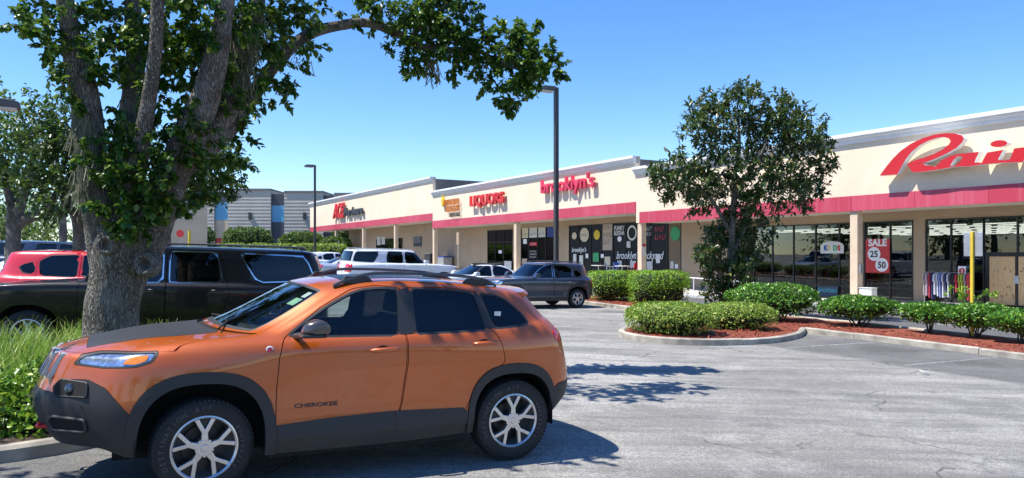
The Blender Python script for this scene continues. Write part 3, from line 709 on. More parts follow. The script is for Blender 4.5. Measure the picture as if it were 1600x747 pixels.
MT['seat'] = pmat('seat_black_cloth', (.025, .027, .031, 1), .8, .2, 40)
MT['cg'] = glassmat('clear_car_glass', (.62, .70, .68, 1)); MT['tg'] = glassmat('tinted_car_glass', (.045, .05, .055, 1))
MT['chrome'] = pmat('chrome', (.75, .76, .78, 1), .12, .05, 4, metal=1)
MT['alloy'] = pmat('machined_alloy', (.62, .62, .63, 1), .28, .08, 20, metal=.9)
MT['alloy_dark'] = pmat('wheel_black', (.012, .012, .013, 1), .45, .1, 20)
MT['tyre'] = pmat('tyre_rubber', (.017, .017, .018, 1), .78, .35, 9, .2, 120)
MT['tyre_letter'] = pmat('tyre_lettering', (.075, .075, .073, 1), .8, .2, 60)
MT['lamp'] = pmat('lamp_reflector', (.62, .66, .70, 1), .12, .55, 26, metal=.85, coat=1)
MT['fog'] = pmat('fog_lens', (.06, .065, .07, 1), .08, .4, 30, metal=.6, coat=1)
MT['amber'] = pmat('amber_lens', (.80, .24, .02, 1), .15, .3, 30, coat=1)
MT['tail'] = pmat('tail_lens', (.62, .012, .016, 1), .12, .3, 30, coat=1)
MT['mirror_cap'] = pmat('mirror_grey', (.085, .078, .075, 1), .28, .05, 4, metal=.5, coat=.6)
MT['rail'] = pmat('roof_rail_grey', (.075, .077, .085, 1), .42, .1, 6, metal=.4)
MT['hook'] = pmat('tow_hook_red', (.62, .012, .015, 1), .4, .08, 5)
MT['tag'] = pmat('sticker_white', (.68, .70, .67, 1), .5, .1, 20); MT['tag_green'] = pmat('sticker_green', (.32, .55, .36, 1), .5, .1, 20)

def pchip(P, n):
    """P: (R, U, 3) control rings -> monotone-cubic refinement along axis 0"""
    R = P.shape[0]; d = np.diff(P, axis=0); m = np.zeros_like(P)
    a, b = d[:-1], d[1:]; same = a * b > 0
    with np.errstate(divide='ignore', invalid='ignore'): h = np.where(same, 2 * a * b / (a + b), 0)
    m[1:-1] = h; m[0] = d[0]; m[-1] = d[-1]; out = []; par = []
    for i in range(R - 1):
        for k in range(n):
            t = k / n; t2, t3 = t * t, t ** 3
            out.append(P[i] * (2 * t3 - 3 * t2 + 1) + m[i] * (t3 - 2 * t2 + t) + P[i + 1] * (3 * t2 - 2 * t3) + m[i + 1] * (t3 - t2)); par.append(i + t)
    out.append(P[-1]); par.append(R - 1.0); return np.array(out), np.array(par)
def catmull(P, n):
    """(U,3) open curve with the first and last point on the car's centre plane"""
    U = len(P); mir = np.array([1, -1, 1.0]); Q = np.vstack([P[1] * mir, P, P[-2] * mir]); out = []
    for i in range(1, U):
        p0, p1, p2, p3 = Q[i - 1], Q[i], Q[i + 1], Q[i + 2]
        for k in range(n):
            t = k / n; out.append(.5 * ((2 * p1) + (p2 - p0) * t + (2 * p0 - 5 * p1 + 4 * p2 - p3) * t * t + (3 * p1 - p0 - 3 * p2 + p3) * t ** 3))
    out.append(P[-1]); return np.array(out)
class Shell:
    """verts: x y z s u side, tris; side -1 is the car's left (towards -y)"""
    def __init__(s, rings, ns=8, nu=8):
        R = np.array(rings, float); H, s.par = pchip(R, ns); rows = [catmull(r, nu) for r in H]; A = np.array(rows); s.A = A
        S, U = A.shape[:2]; s.S, s.U = S, U; s.ns, s.nu = ns, nu
        uu = np.arange(U) / nu; full = np.concatenate([A[:, :0:-1] * np.array([1, -1, 1]), A], axis=1); nU = full.shape[1]
        ufull = np.concatenate([-uu[:0:-1], uu])
        s.V = np.concatenate([full.reshape(-1, 3), np.repeat(s.par, nU)[:, None], np.tile(ufull, S)[:, None]], axis=1)
        T = []
        for i in range(S - 1):
            b = i * nU
            for j in range(nU - 1):
                p, q, r, t = b + j, b + j + 1, b + nU + j + 1, b + nU + j
                T.append((p, q, r)); T.append((p, r, t))
        # close the wrap at the rear centre and front centre: columns coincide there
        s.T = np.array(T); s.N = s.normals()
    def normals(s):
        V = s.V[:, :3]; n = np.zeros_like(V); a, b, c = (V[s.T[:, k]] for k in range(3)); f = np.cross(b - a, c - a)
        for k in range(3): np.add.at(n, s.T[:, k], f)
        cen = np.array([V[:, 0].mean(), 0, V[:, 2].mean() - .2]); l = np.linalg.norm(n, axis=1); l[l == 0] = 1; n /= l[:, None]
        if ((V - cen) * n).sum() < 0: n = -n
        return n
    def point(s, sp, u):
        i = int(np.argmin(abs(s.par - sp))); j = int(round(abs(u) * s.nu)); p = s.A[i, j].copy()
        if u < 0: p[1] *= -1
        return p
class Piece:
    def __init__(s, V, N, T): s.V, s.N, s.T = V, N, T
    @staticmethod
    def of(sh): return Piece(sh.V.copy(), sh.N.copy(), sh.T.copy())
    def clip(s, val):
        """keep where val > 0 (val per vertex)"""
        V, N, T = s.V, s.N, s.T; pos = val > 0; cnt = pos[T].sum(axis=1)
        keep = T[cnt == 3]; cut = T[(cnt == 1) | (cnt == 2)]; nv = []; nn = []; base = len(V); cache = {}; out = [keep]; ex = []
        def mid(a, b):
            k = (a, b) if a < b else (b, a)
            if k not in cache:
                t = val[a] / (val[a] - val[b]); cache[k] = base + len(nv); nv.append(V[a] + (V[b] - V[a]) * t); nn.append(N[a] + (N[b] - N[a]) * t)
            return cache[k]
        for t in cut:
            p = [pos[i] for i in t]
            if sum(p) == 1:
                k = p.index(True); a, b, c = t[k], t[(k + 1) % 3], t[(k + 2) % 3]; ex.append((a, mid(a, b), mid(a, c)))
            else:
                k = p.index(False); a, b, c = t[k], t[(k + 1) % 3], t[(k + 2) % 3]; m1, m2 = mid(a, b), mid(a, c); ex.append((m1, b, c)); ex.append((m1, c, m2))
        if nv: V = np.vstack([V, np.array(nv)]); N = np.vstack([N, np.array(nn)])
        T = np.vstack([keep, np.array(ex, int).reshape(-1, 3)]) if len(ex) else keep
        used = np.unique(T); mp = np.full(len(V), -1); mp[used] = np.arange(len(used))
        return Piece(V[used], N[used], mp[T] if len(T) else T)
    def copy(s): return Piece(s.V.copy(), s.N.copy(), s.T.copy())
    def build(s, name, mat, parent, off=0.0, flange=.012, smooth=40):
        if len(s.T) == 0: return None
        N = s.N / np.maximum(1e-9, np.linalg.norm(s.N, axis=1))[:, None]; P = s.V[:, :3] + N * off
        # weld the coincident centre columns
        key = {}; mp = np.zeros(len(P), int); W_ = []; WN = []
        for i, p in enumerate(P):
            k = (round(p[0], 4), round(p[1], 4), round(p[2], 4))
            if k not in key: key[k] = len(W_); W_.append(p); WN.append(N[i])
            mp[i] = key[k]
        T = mp[s.T]; T = T[(T[:, 0] != T[:, 1]) & (T[:, 1] != T[:, 2]) & (T[:, 0] != T[:, 2])]
        fs = [tuple(t) for t in T]; vs = [tuple(p) for p in W_]
        if flange:
            ec = {}
            for t in fs:
                for a, b in ((t[0], t[1]), (t[1], t[2]), (t[2], t[0])): ec[(a, b)] = 1
            bd = [(a, b) for (a, b) in ec if (b, a) not in ec]; add = {}
            for a, b in bd:
                for k in (a, b):
                    if k not in add: add[k] = len(vs); vs.append(tuple(np.array(W_[k]) - WN[k] * flange))
                fs.append((b, a, add[a], add[b]))
        m = MB(); m.v = vs; m.f = fs; m.mi = [0] * len(fs); return m.build(name, mat, parent, smooth=smooth)
def sdf(poly, X, Z):
    """signed distance, positive inside"""
    P = np.array(poly, float); d = np.full(len(X), 1e9); ins = np.zeros(len(X), bool); n = len(P)
    for i in range(n):
        a, b = P[i], P[(i + 1) % n]; e = b - a; wx, wz = X - a[0], Z - a[1]; t = np.clip((wx * e[0] + wz * e[1]) / max(1e-12, e @ e), 0, 1)
        d = np.minimum(d, (wx - e[0] * t) ** 2 + (wz - e[1] * t) ** 2)
        c = ((a[1] <= Z) & (b[1] > Z)) | ((b[1] <= Z) & (a[1] > Z))
        with np.errstate(divide='ignore', invalid='ignore'): xx = a[0] + (Z - a[1]) * e[0] / e[1]
        ins ^= c & (X < xx)
    d = np.sqrt(d); return np.where(ins, d, -d)
def rnd_poly(pts, r=.03, n=4):
    """round the corners of a polygon"""
    out = []; m = len(pts)
    for i in range(m):
        p0, p, p1 = (np.array(pts[i - 1]), np.array(pts[i]), np.array(pts[(i + 1) % m])); rr = min(r, np.linalg.norm(p0 - p) * .45, np.linalg.norm(p1 - p) * .45)
        a = p + (p0 - p) / np.linalg.norm(p0 - p) * rr; b = p + (p1 - p) / np.linalg.norm(p1 - p) * rr
        for k in range(n + 1):
            t = k / n; out.append(tuple((1 - t) ** 2 * a + 2 * t * (1 - t) * p + t * t * b))
    return out
def wheel(parent, x, y, side, R=.375, rim=.245, wd=.235, steer=0, style='split', lug=True, text=None):
    w = bpy.data.objects.new('wheel', None); COL.objects.link(w); w.parent = parent; w.location = (x, y, R); w.rotation_euler = (0, 0, steer)
    s = side                                                    # outward direction along y
    ax = lambda a, b, h: (a, h * s, b)
    h = wd / 2
    prof = [(rim - .005, -h * .8), (rim + .02, -h), (R * .86, -h), (R * .96, -h * .86), (R * .985, -h * .7), (R * .985, h * .7), (R * .96, h * .86), (R * .90, h * .97), (R * .84, h), (rim + .05, h * 1.01), (rim + .018, h), (rim - .002, h * .9), (rim - .004, h * .7)]
    t = MB().lathe(prof, 48, ax).build('tyre', 'tyre', w, smooth=50)
    if text is not None:
        tb = MB()
        for k in range(64):
            a = 2 * math.pi * k / 64
            for row, (y0, y1, sk) in enumerate(((-.9, -.55, .02), (-.48, -.05, -.02), (.02, .48, .02), (.55, .9, -.02))):
                aa = a + (.045 if row % 2 else 0); d_ = .034; rr = R * (.955 if row in (0, 3) else .98); vs = []
                for r_ in (rr, R * (.985 if row in (0, 3) else 1.0)):
                    for (da, yy) in ((-d_, y0), (d_, y0), (d_ + sk, y1), (-d_ + sk, y1)): vs.append(ax(r_ * math.cos(aa + da), r_ * math.sin(aa + da), yy * h))
                tb.add(vs, [(0, 3, 2, 1), (4, 5, 6, 7), (0, 1, 5, 4), (1, 2, 6, 5), (2, 3, 7, 6), (3, 0, 4, 7)])
        stuff(tb.build('tread_block', 'tyre', w))
        for word, a0, rad in text:
            for k, ch in enumerate(word):
                if ch == ' ': continue
                me = text_mesh(ch, .052, .0012, 0, .0006, 'CENTER'); me.materials.append(MT['tyre_letter']); a = a0 - k * .145 * (1 if rad > 0 else -1); o = link('tyre_letter', me, w)
                rr = abs(rad); c_, s_ = math.cos(a), math.sin(a); X = Vector((s_, 0, -c_)) if rad > 0 else Vector((-s_, 0, c_)); Y = Vector((c_, 0, s_)) if rad > 0 else Vector((-c_, 0, -s_)); Z = Vector((0, s, 0))
                M = Matrix((X, Y, Z)).transposed()
                if M.determinant() < 0: X = -X; M = Matrix((X, Y, Z)).transposed()
                o.matrix_local = Matrix.Translation(Vector((c_ * rr, s * (h * 1.012), s_ * rr))) @ M.to_4x4()
    rm = MB().lathe([(rim, h * .9), (rim - .012, h * .93), (rim - .022, h * .86), (rim - .03, h * .3), (rim - .05, -h * .6), (rim - .01, -h * .9)], 40, ax)
    rm.build('rim', 'alloy', w, smooth=40)
    MB().lathe([(0, -h * .2), (rim - .04, -h * .2)], 32, ax).build('brake_shield', 'alloy_dark', w)
    MB().lathe([(.05, h * .0), (.155, h * .0), (.155, -h * .15)], 32, ax).build('brake_disc', 'alloy_dark', w, smooth=30)
    k5 = 5
    for k in range(k5):
        a = 2 * math.pi * k / k5 + .31; ca, sa = math.cos(a), math.sin(a); r0, r1 = .04, rim - .018
        if style == 'split': pl = [(r0, -.028), (.115, -.022), (r1, -.088), (r1 + .004, -.052), (.140, .0), (r1 + .004, .052), (r1, .088), (.115, .022), (r0, .028)]
        else: pl = [(r0, -.035), (r1, -.05), (r1 + .004, 0), (r1, .05), (r0, .035)]
        m = MB(); nP = len(pl)
        f0 = lambda p, q, d: ax(p * ca - q * sa, p * sa + q * ca, d + (.004 if p < .09 else 0) - .09 * (0 if p < .2 else .05))
        m.prism(pl, f0, h * .82, h * .5); m.build('spoke', 'alloy', w, bevel=.004)
        if style == 'split':
            m = MB(); m.prism([(.147, 0), (r1 - .004, -.047), (r1 - .004, .047)], f0, h * .66, h * .45); m.build('spoke_insert', 'alloy_dark', w)
    hub = MB().lathe([(0, h * .9), (.026, h * .9), (.03, h * .86), (.062, h * .86), (.07, h * .8), (.07, h * .3)], 24, ax); hub.build('hub_cap', 'alloy', w, smooth=30)
    for k in range(5):
        a = 2 * math.pi * (k + .5) / 5 + .31; c_, s_ = .063 * math.cos(a), .063 * math.sin(a)
        MB().lathe([(0, h * .86), (.009, h * .86), (.011, h * .7), (.011, h * .3)], 8, lambda p, q, hh: (p + c_, hh * s, q + s_)).build('lug_nut', 'chrome', w, smooth=30)
    return w
def place(root, x, y, ang):
    """stand a car's origin (ground under the front axle) at x, y; car +x (rearward) along ang, tilted with the ground"""
    e = .5; gx = (G(x + e, y) - G(x - e, y)) / (2 * e); gy = (G(x, y + e) - G(x, y - e)) / (2 * e)
    up = Vector((-gx, -gy, 1)).normalized(); f = Vector((math.cos(ang), math.sin(ang), 0)); f = (f - up * f.dot(up)).normalized(); l = up.cross(f)
    M = Matrix((f, l, up)).transposed().to_4x4(); M.translation = Vector((x, y, G(x, y))); root.matrix_world = M
def arch_poly(cx_, r_, top, lo, n=22, pw=2.6, rx=None):
    rx = rx or r_; out = [(cx_ - rx, lo)]
    for k in range(n + 1):
        a = math.pi - math.pi * k / n; c_, s_ = math.cos(a), math.sin(a)
        out.append((cx_ + rx * math.copysign(abs(c_) ** (2 / pw), c_), .38 + (top - .38) * abs(s_) ** (2 / pw)))
    out.append((cx_ + rx, lo)); return out
def make_car(name, label, cat, P):
    """P: rings, arches [(x, r, top)], windows {name: poly}, doors, lamps, paints ..."""
    root = bpy.data.objects.new(name, None); COL.objects.link(root); tag(root, label, cat, P.get('group'))
    sh = Shell(P['rings'], P.get('ns', 6), P.get('nu', 6)); g = P.get('gap', .007)
    body = Piece.of(sh)
    def X(p): return p.V[:, 0]
    def Y(p): return p.V[:, 1]
    def Z(p): return p.V[:, 2]
    lim = P.get('ymin', .45)
    def f_side(poly):                                           # region seen square-on from the side, on the flanks only
        return lambda p: np.minimum(sdf(poly, X(p), Z(p)), abs(Y(p)) - lim)
    cuts = []
    for (ax_, r_, top) in P['arches']:
        f = f_side(arch_poly(ax_, r_, top, -.5)); body = body.clip(-f(body))
    inner = body.copy()                                         # dark lining just inside, seen through gaps
    def take(f, gap=g):
        nonlocal body
        pc = body.clip(f(body) - gap / 2); body = body.clip(-f(body) - gap / 2); return pc
    wfun = {}
    for wn_, (poly, mat, trim_) in P['windows'].items():
        f = f_side(poly); wfun[wn_] = f; gl = body.clip(f(body)); inner = inner.clip(-f(inner) + .004)
        if trim_:
            fo = lambda p, f=f: f(p) + trim_; fr = body.clip(fo(body)).clip(-f(body.clip(fo(body)))); body = body.clip(-fo(body))
            for s_ in (-1, 1): fr.clip(Y(fr) * s_).build('window_trim', P.get('trim_mat', 'matte_black'), root, .001, .01)
        else: body = body.clip(-f(body))
        for s_ in (-1, 1): gl.clip(Y(gl) * s_).build('side_window', mat, root, -.006, 0)
    s0, s1 = P['glass_s']
    for nm, ulo, uhi, mat in (('windshield', -1, P['ws_u'], P.get('ws_mat', 'cg')), ('rear_window', P['rw_u'], 99, P.get('rw_mat', 'tg'))):
        f = lambda p, ulo=ulo, uhi=uhi: np.minimum(np.minimum((p.V[:, 3] - s0) * .3, (s1 - p.V[:, 3]) * .3), np.minimum(abs(p.V[:, 4]) - ulo, uhi - abs(p.V[:, 4])) * .2)
        gl = body.clip(f(body)); body = body.clip(-f(body)); inner = inner.clip(-f(inner) + .01); gl.build(nm, mat, root, -.004, 0)
        edge = gl.clip(.02 - f(gl)); edge.build('glass_border', 'matte_black', root, .0, 0)
    for nm, f, mat, off in P.get('zones', []):                  # lamps, cladding, bumpers: (name, f(piece)->val, material, offset)
        pc = take(lambda p: f(p), P.get('zgap', .003))
        both = nm.endswith('*'); nm = nm.rstrip('*')
        if both: pc.build(nm, mat, root, off)
        else:
            for s_ in (-1, 1): pc.clip(Y(pc) * s_).build(nm, mat, root, off)
    for nm, poly in P.get('doors', {}).items():
        pc = take(f_side(poly))
        for s_ in (-1, 1): pc.clip(Y(pc) * s_).build(nm, P['paint'], root)
    for nm, f in P.get('panels', []):
        pc = take(f); pc.build(nm, P['paint'], root)
    body.build('body', P['paint'], root)
    inner.build('body_lining', 'gap', root, -.016, 0)
    for (ax_, r_, top) in P['arches']:
        for s_ in (-1, 1):
            ap = arch_poly(ax_, r_ + .015, top + .015, .30); m = MB(); yo = P['hw'] - .035; n_ = len(ap)
            vs = [(x, s_ * yo, z) for x, z in ap] + [(x, s_ * (yo - .38), z) for x, z in ap]
            m.add(vs, [(i, i + 1, n_ + i + 1, n_ + i) for i in range(n_ - 1)] + [tuple(range(n_, 2 * n_))]); m.build('wheel_arch_liner', 'gap', root)
    fl = P.get('floor', (.3, .42)); xa, xb = P['arches'][0][0], P['arches'][1][0]; m = MB()
    m.bx(xa + .5, xb - .5, -P['hw'] + .07, P['hw'] - .07, fl[0], fl[1]); m.bx(xa - .62, xa + .5, -.5, .5, fl[0], fl[1]); m.bx(xb - .5, xb + .6, -.5, .5, fl[0], fl[1]); m.build('underbody', 'gap', root)
    for ax_ in (xa, xb):
        for s_ in (-1, 1): wheel(root, ax_, s_ * (P['hw'] - P.get('winset', .135)), s_, P['R'], P['rim'], P.get('tw', .235), P.get('steer', 0) if ax_ == xa else 0, P.get('style', 'split'), text=P.get('tyretext') if s_ < 0 else None)
    return root, sh
def seat(parent, x, y, z=.62, back=.78, w=.5, tilt=.28, mat='seat'):
    m = MB(); m.prism(rnd_poly([(-.28, 0), (.26, -.04), (.28, .13), (-.28, .16)], .06), lambda a, b, d: (x + a, y + d, z + b), -w / 2, w / 2)
    o = m.build('seat_cushion', mat, parent, smooth=40, bevel=.03)
    m = MB(); nb = [(0, 0), (.16, .0), (.16 + back * .3, back * .78), (.10 + back * .3, back * .82), (.06 + back * .28, back * .8), (-.02, .12)]
    m.prism(rnd_poly(nb, .05), lambda a, b, d: (x + .2 + a, y + d * (1 - .25 * b), z + .06 + b), -w / 2, w / 2); m.build('seat_back', mat, parent, smooth=40, bevel=.03)
    m = MB(); hx, hz = x + .2 + .13 + back * .3, z + .06 + back * .84
    m.prism(rnd_poly([(-.05, 0), (.05, 0), (.07, .2), (-.02, .2)], .03), lambda a, b, d: (hx + a, y + d, hz + b), -.13, .13); m.build('headrest', mat, parent, smooth=40, bevel=.03)

# ---- the orange car
JR = [
 [(-1.04, 0, 0.4), (-0.95, 0.42, 0.4), (-0.68, 0.68, 0.39), (-0.48, 0.82, 0.34), (0, 0.88, 0.3), (0.6, 0.885, 0.275), (1.6, 0.885, 0.275), (2.25, 0.88, 0.3), (2.9, 0.86, 0.36), (3.22, 0.74, 0.41), (3.36, 0.45, 0.43), (3.38, 0, 0.43)],
 [(-1.14, 0, 0.56), (-1.05, 0.42, 0.56), (-0.76, 0.72, 0.55), (-0.49, 0.875, 0.52), (0, 0.912, 0.48), (0.6, 0.915, 0.42), (1.6, 0.915, 0.42), (2.25, 0.915, 0.46), (2.9, 0.91, 0.52), (3.3, 0.79, 0.57), (3.5, 0.45, 0.6), (3.53, 0, 0.6)],
 [(-1.17, 0, 0.72), (-1.08, 0.42, 0.72), (-0.775, 0.74, 0.72), (-0.49, 0.893, 0.7), (0, 0.92, 0.68), (0.6, 0.898, 0.62), (1.6, 0.898, 0.62), (2.25, 0.915, 0.66), (2.9, 0.92, 0.72), (3.31, 0.81, 0.74), (3.5, 0.45, 0.76), (3.53, 0, 0.76)],
 [(-1.13, 0, 0.86), (-1.035, 0.42, 0.86), (-0.75, 0.735, 0.86), (-0.48, 0.882, 0.85), (0, 0.924, 0.85), (0.6, 0.905, 0.8), (1.6, 0.905, 0.8), (2.25, 0.925, 0.84), (2.9, 0.93, 0.87), (3.29, 0.82, 0.88), (3.45, 0.45, 0.9), (3.48, 0, 0.9)],
 [(-1.09, 0, 0.98), (-0.995, 0.42, 0.98), (-0.72, 0.715, 0.985), (-0.46, 0.865, 0.99), (0, 0.915, 0.98), (0.6, 0.912, 0.96), (1.6, 0.918, 0.97), (2.25, 0.932, 0.98), (2.9, 0.93, 1), (3.26, 0.82, 1.02), (3.4, 0.45, 1.04), (3.43, 0, 1.04)],
 [(-1.05, 0, 1.06), (-0.95, 0.42, 1.065), (-0.68, 0.675, 1.075), (-0.43, 0.825, 1.09), (0, 0.885, 1.09), (0.6, 0.905, 1.09), (1.6, 0.912, 1.1), (2.25, 0.922, 1.11), (2.9, 0.915, 1.13), (3.22, 0.81, 1.15), (3.36, 0.45, 1.16), (3.39, 0, 1.16)],
 [(-0.92, 0, 1.115), (-0.82, 0.4, 1.115), (-0.59, 0.625, 1.12), (-0.35, 0.77, 1.145), (0.02, 0.84, 1.155), (0.58, 0.875, 1.155), (1.6, 0.885, 1.165), (2.25, 0.892, 1.185), (2.85, 0.88, 1.21), (3.15, 0.775, 1.245), (3.28, 0.43, 1.26), (3.31, 0, 1.26)],
 [(-.42, 0, 1.20), (-.39, .40, 1.20), (-.30, .60, 1.19), (-.10, .73, 1.19), (.15, .79, 1.195), (.60, .855, 1.175), (1.6, .868, 1.185), (2.25, .874, 1.205), (2.80, .862, 1.235), (3.11, .75, 1.285), (3.23, .42, 1.31), (3.26, 0, 1.31)],
 [(.06, 0, 1.255), (.10, .38, 1.25), (.21, .57, 1.235), (.35, .69, 1.225), (.46, .755, 1.225), (.70, .825, 1.20), (1.6, .85, 1.20), (2.25, .856, 1.22), (2.76, .842, 1.255), (3.07, .72, 1.315), (3.19, .41, 1.345), (3.22, 0, 1.345)],
 [(.88, 0, 1.625), (.90, .35, 1.62), (.95, .50, 1.60), (1.02, .585, 1.58), (1.12, .625, 1.585), (1.30, .66, 1.605), (1.65, .68, 1.625), (2.2, .68, 1.605), (2.62, .655, 1.565), (2.88, .57, 1.555), (2.98, .33, 1.565), (3.01, 0, 1.57)],
 [(1.08, 0, 1.662), (1.09, .32, 1.657), (1.13, .45, 1.648), (1.2, .52, 1.645), (1.3, .545, 1.65), (1.45, .56, 1.658), (1.7, .57, 1.665), (2.15, .57, 1.65), (2.45, .54, 1.625), (2.65, .46, 1.612), (2.74, .28, 1.615), (2.77, 0, 1.617)],
 [(1.4, 0, 1.685), (1.4, .12, 1.684), (1.42, .2, 1.682), (1.5, .24, 1.682), (1.55, .25, 1.683), (1.65, .25, 1.684), (1.8, .25, 1.683), (2.0, .25, 1.676), (2.15, .24, 1.668), (2.28, .18, 1.660), (2.34, .1, 1.657), (2.36, 0, 1.656)],
 [(1.5, 0, 1.687), (1.52, 0, 1.687), (1.55, 0, 1.687), (1.6, 0, 1.687), (1.65, 0, 1.687), (1.7, 0, 1.687), (1.8, 0, 1.686), (1.9, 0, 1.683), (2.0, 0, 1.679), (2.1, 0, 1.674), (2.18, 0, 1.669), (2.2, 0, 1.668)],
]
wF = rnd_poly(spline([(.655, 1.215), (.86, 1.36), (1.05, 1.475), (1.25, 1.565), (1.42, 1.59)], 4) + [(1.60, 1.588), (1.575, 1.205)], .02)
wR = rnd_poly([(1.74, 1.59), (2.05, 1.578), (2.335, 1.548), (2.41, 1.23), (1.745, 1.212)], .02)
wQ = rnd_poly(spline([(2.415, 1.54), (2.55, 1.522), (2.66, 1.485), (2.78, 1.39), (2.87, 1.285)], 4) + [(2.85, 1.268), (2.50, 1.24)], .025)
def sidef(poly, lim=.45): return lambda p: np.minimum(sdf(poly, p.V[:, 0], p.V[:, 2]), abs(p.V[:, 1]) - lim)
def band(lo, hi, ylim=.4): return lambda p: np.minimum(np.minimum(p.V[:, 2] - lo(p.V[:, 0]), hi(p.V[:, 0]) - p.V[:, 2]), abs(p.V[:, 1]) - ylim)
fa_o = arch_poly(.01, .545, .962, -.2); fa_i = arch_poly(.01, .46, .875, -.5); ra_o = arch_poly(2.70, .50, .915, -.2, rx=.475)
fb = [(-1.5, .80), (-.96, .80), (-.90, .905), (-.78, .915), (-.66, .86), (-.50, .665), (-.38, .665), (-.3, .1), (-1.5, .1)]
rb = [(3.02, .1), (3.07, .60), (3.2, .695), (3.9, .73), (3.9, .1)]
clad = [(.40, .2), (.45, .50), (.98, .535), (1.53, .552), (2.21, .535), (2.3, .2)]
headl = rnd_poly([(-.86, 1.025), (-.82, 1.07), (-.70, 1.095), (-.33, 1.115), (-.37, 1.055), (-.47, 1.025), (-.68, 1.012)], .02)
headb = rnd_poly([(-.885, 1.01), (-.83, 1.085), (-.70, 1.11), (-.295, 1.128), (-.35, 1.045), (-.46, 1.01), (-.68, .998)], .02)
taill = rnd_poly([(3.12, 1.20), (3.42, 1.235), (3.45, 1.10), (3.16, 1.085)], .03)
fd = rnd_poly([(.60, 1.185), (.565, 1.05), (.548, .80), (.548, .395), (1.53, .395), (1.60, .62), (1.635, .95), (1.638, 1.60), (1.42, 1.62), (1.20, 1.59), (.90, 1.42)], .03)
rd = rnd_poly([(1.648, 1.60), (1.648, .95), (1.61, .62), (1.545, .395), (2.15, .395), (2.25, .62), (2.42, .82), (2.585, .93), (2.55, 1.10), (2.45, 1.27), (2.375, 1.57), (2.05, 1.605)], .04)
def hood_f(p): return np.minimum(np.minimum((p.V[:, 3] - 5.45) * .2, (8.0 - p.V[:, 3]) * .12), (3.55 - abs(p.V[:, 4])) * .14)
def decal_f(p): return np.minimum(np.minimum(p.V[:, 0] + .80, .16 - p.V[:, 0] + .0), np.minimum(.56 + .16 * (p.V[:, 0] + .8) * 0 - abs(p.V[:, 1]) - .22 * np.clip(-p.V[:, 0] - .2, 0, 1), np.minimum((p.V[:, 3] - 5.9), (7.96 - p.V[:, 3]) * .12)))
def fog_f(poly): return lambda p: np.minimum(sdf(poly, abs(p.V[:, 1]), p.V[:, 2]), -.55 - p.V[:, 0])
jeep_zones = [
  ('arch_flare', sidef(fa_o), 'trim', .014), ('arch_flare', sidef(ra_o), 'trim', .014),
  ('hood_decal*', decal_f, 'matte_black', .0012),
  ('headlamp', sidef(headl, .5), 'lamp', -.006), ('headlamp_surround', sidef(headb, .5), 'matte_black', -.001),
  ('front_bumper*', lambda p: np.minimum(sdf(fb, p.V[:, 0], p.V[:, 2]), 1.0), 'trim', .006),
  ('rear_bumper*', lambda p: sdf(rb, p.V[:, 0], p.V[:, 2]), 'trim', .006),
  ('sill', sidef([(.3, .1), (.3, .39), (2.4, .39), (2.4, .1)], .3), 'trim', -.004),
  ('tail_lamp', sidef(taill, .45), 'tail', .006),
]
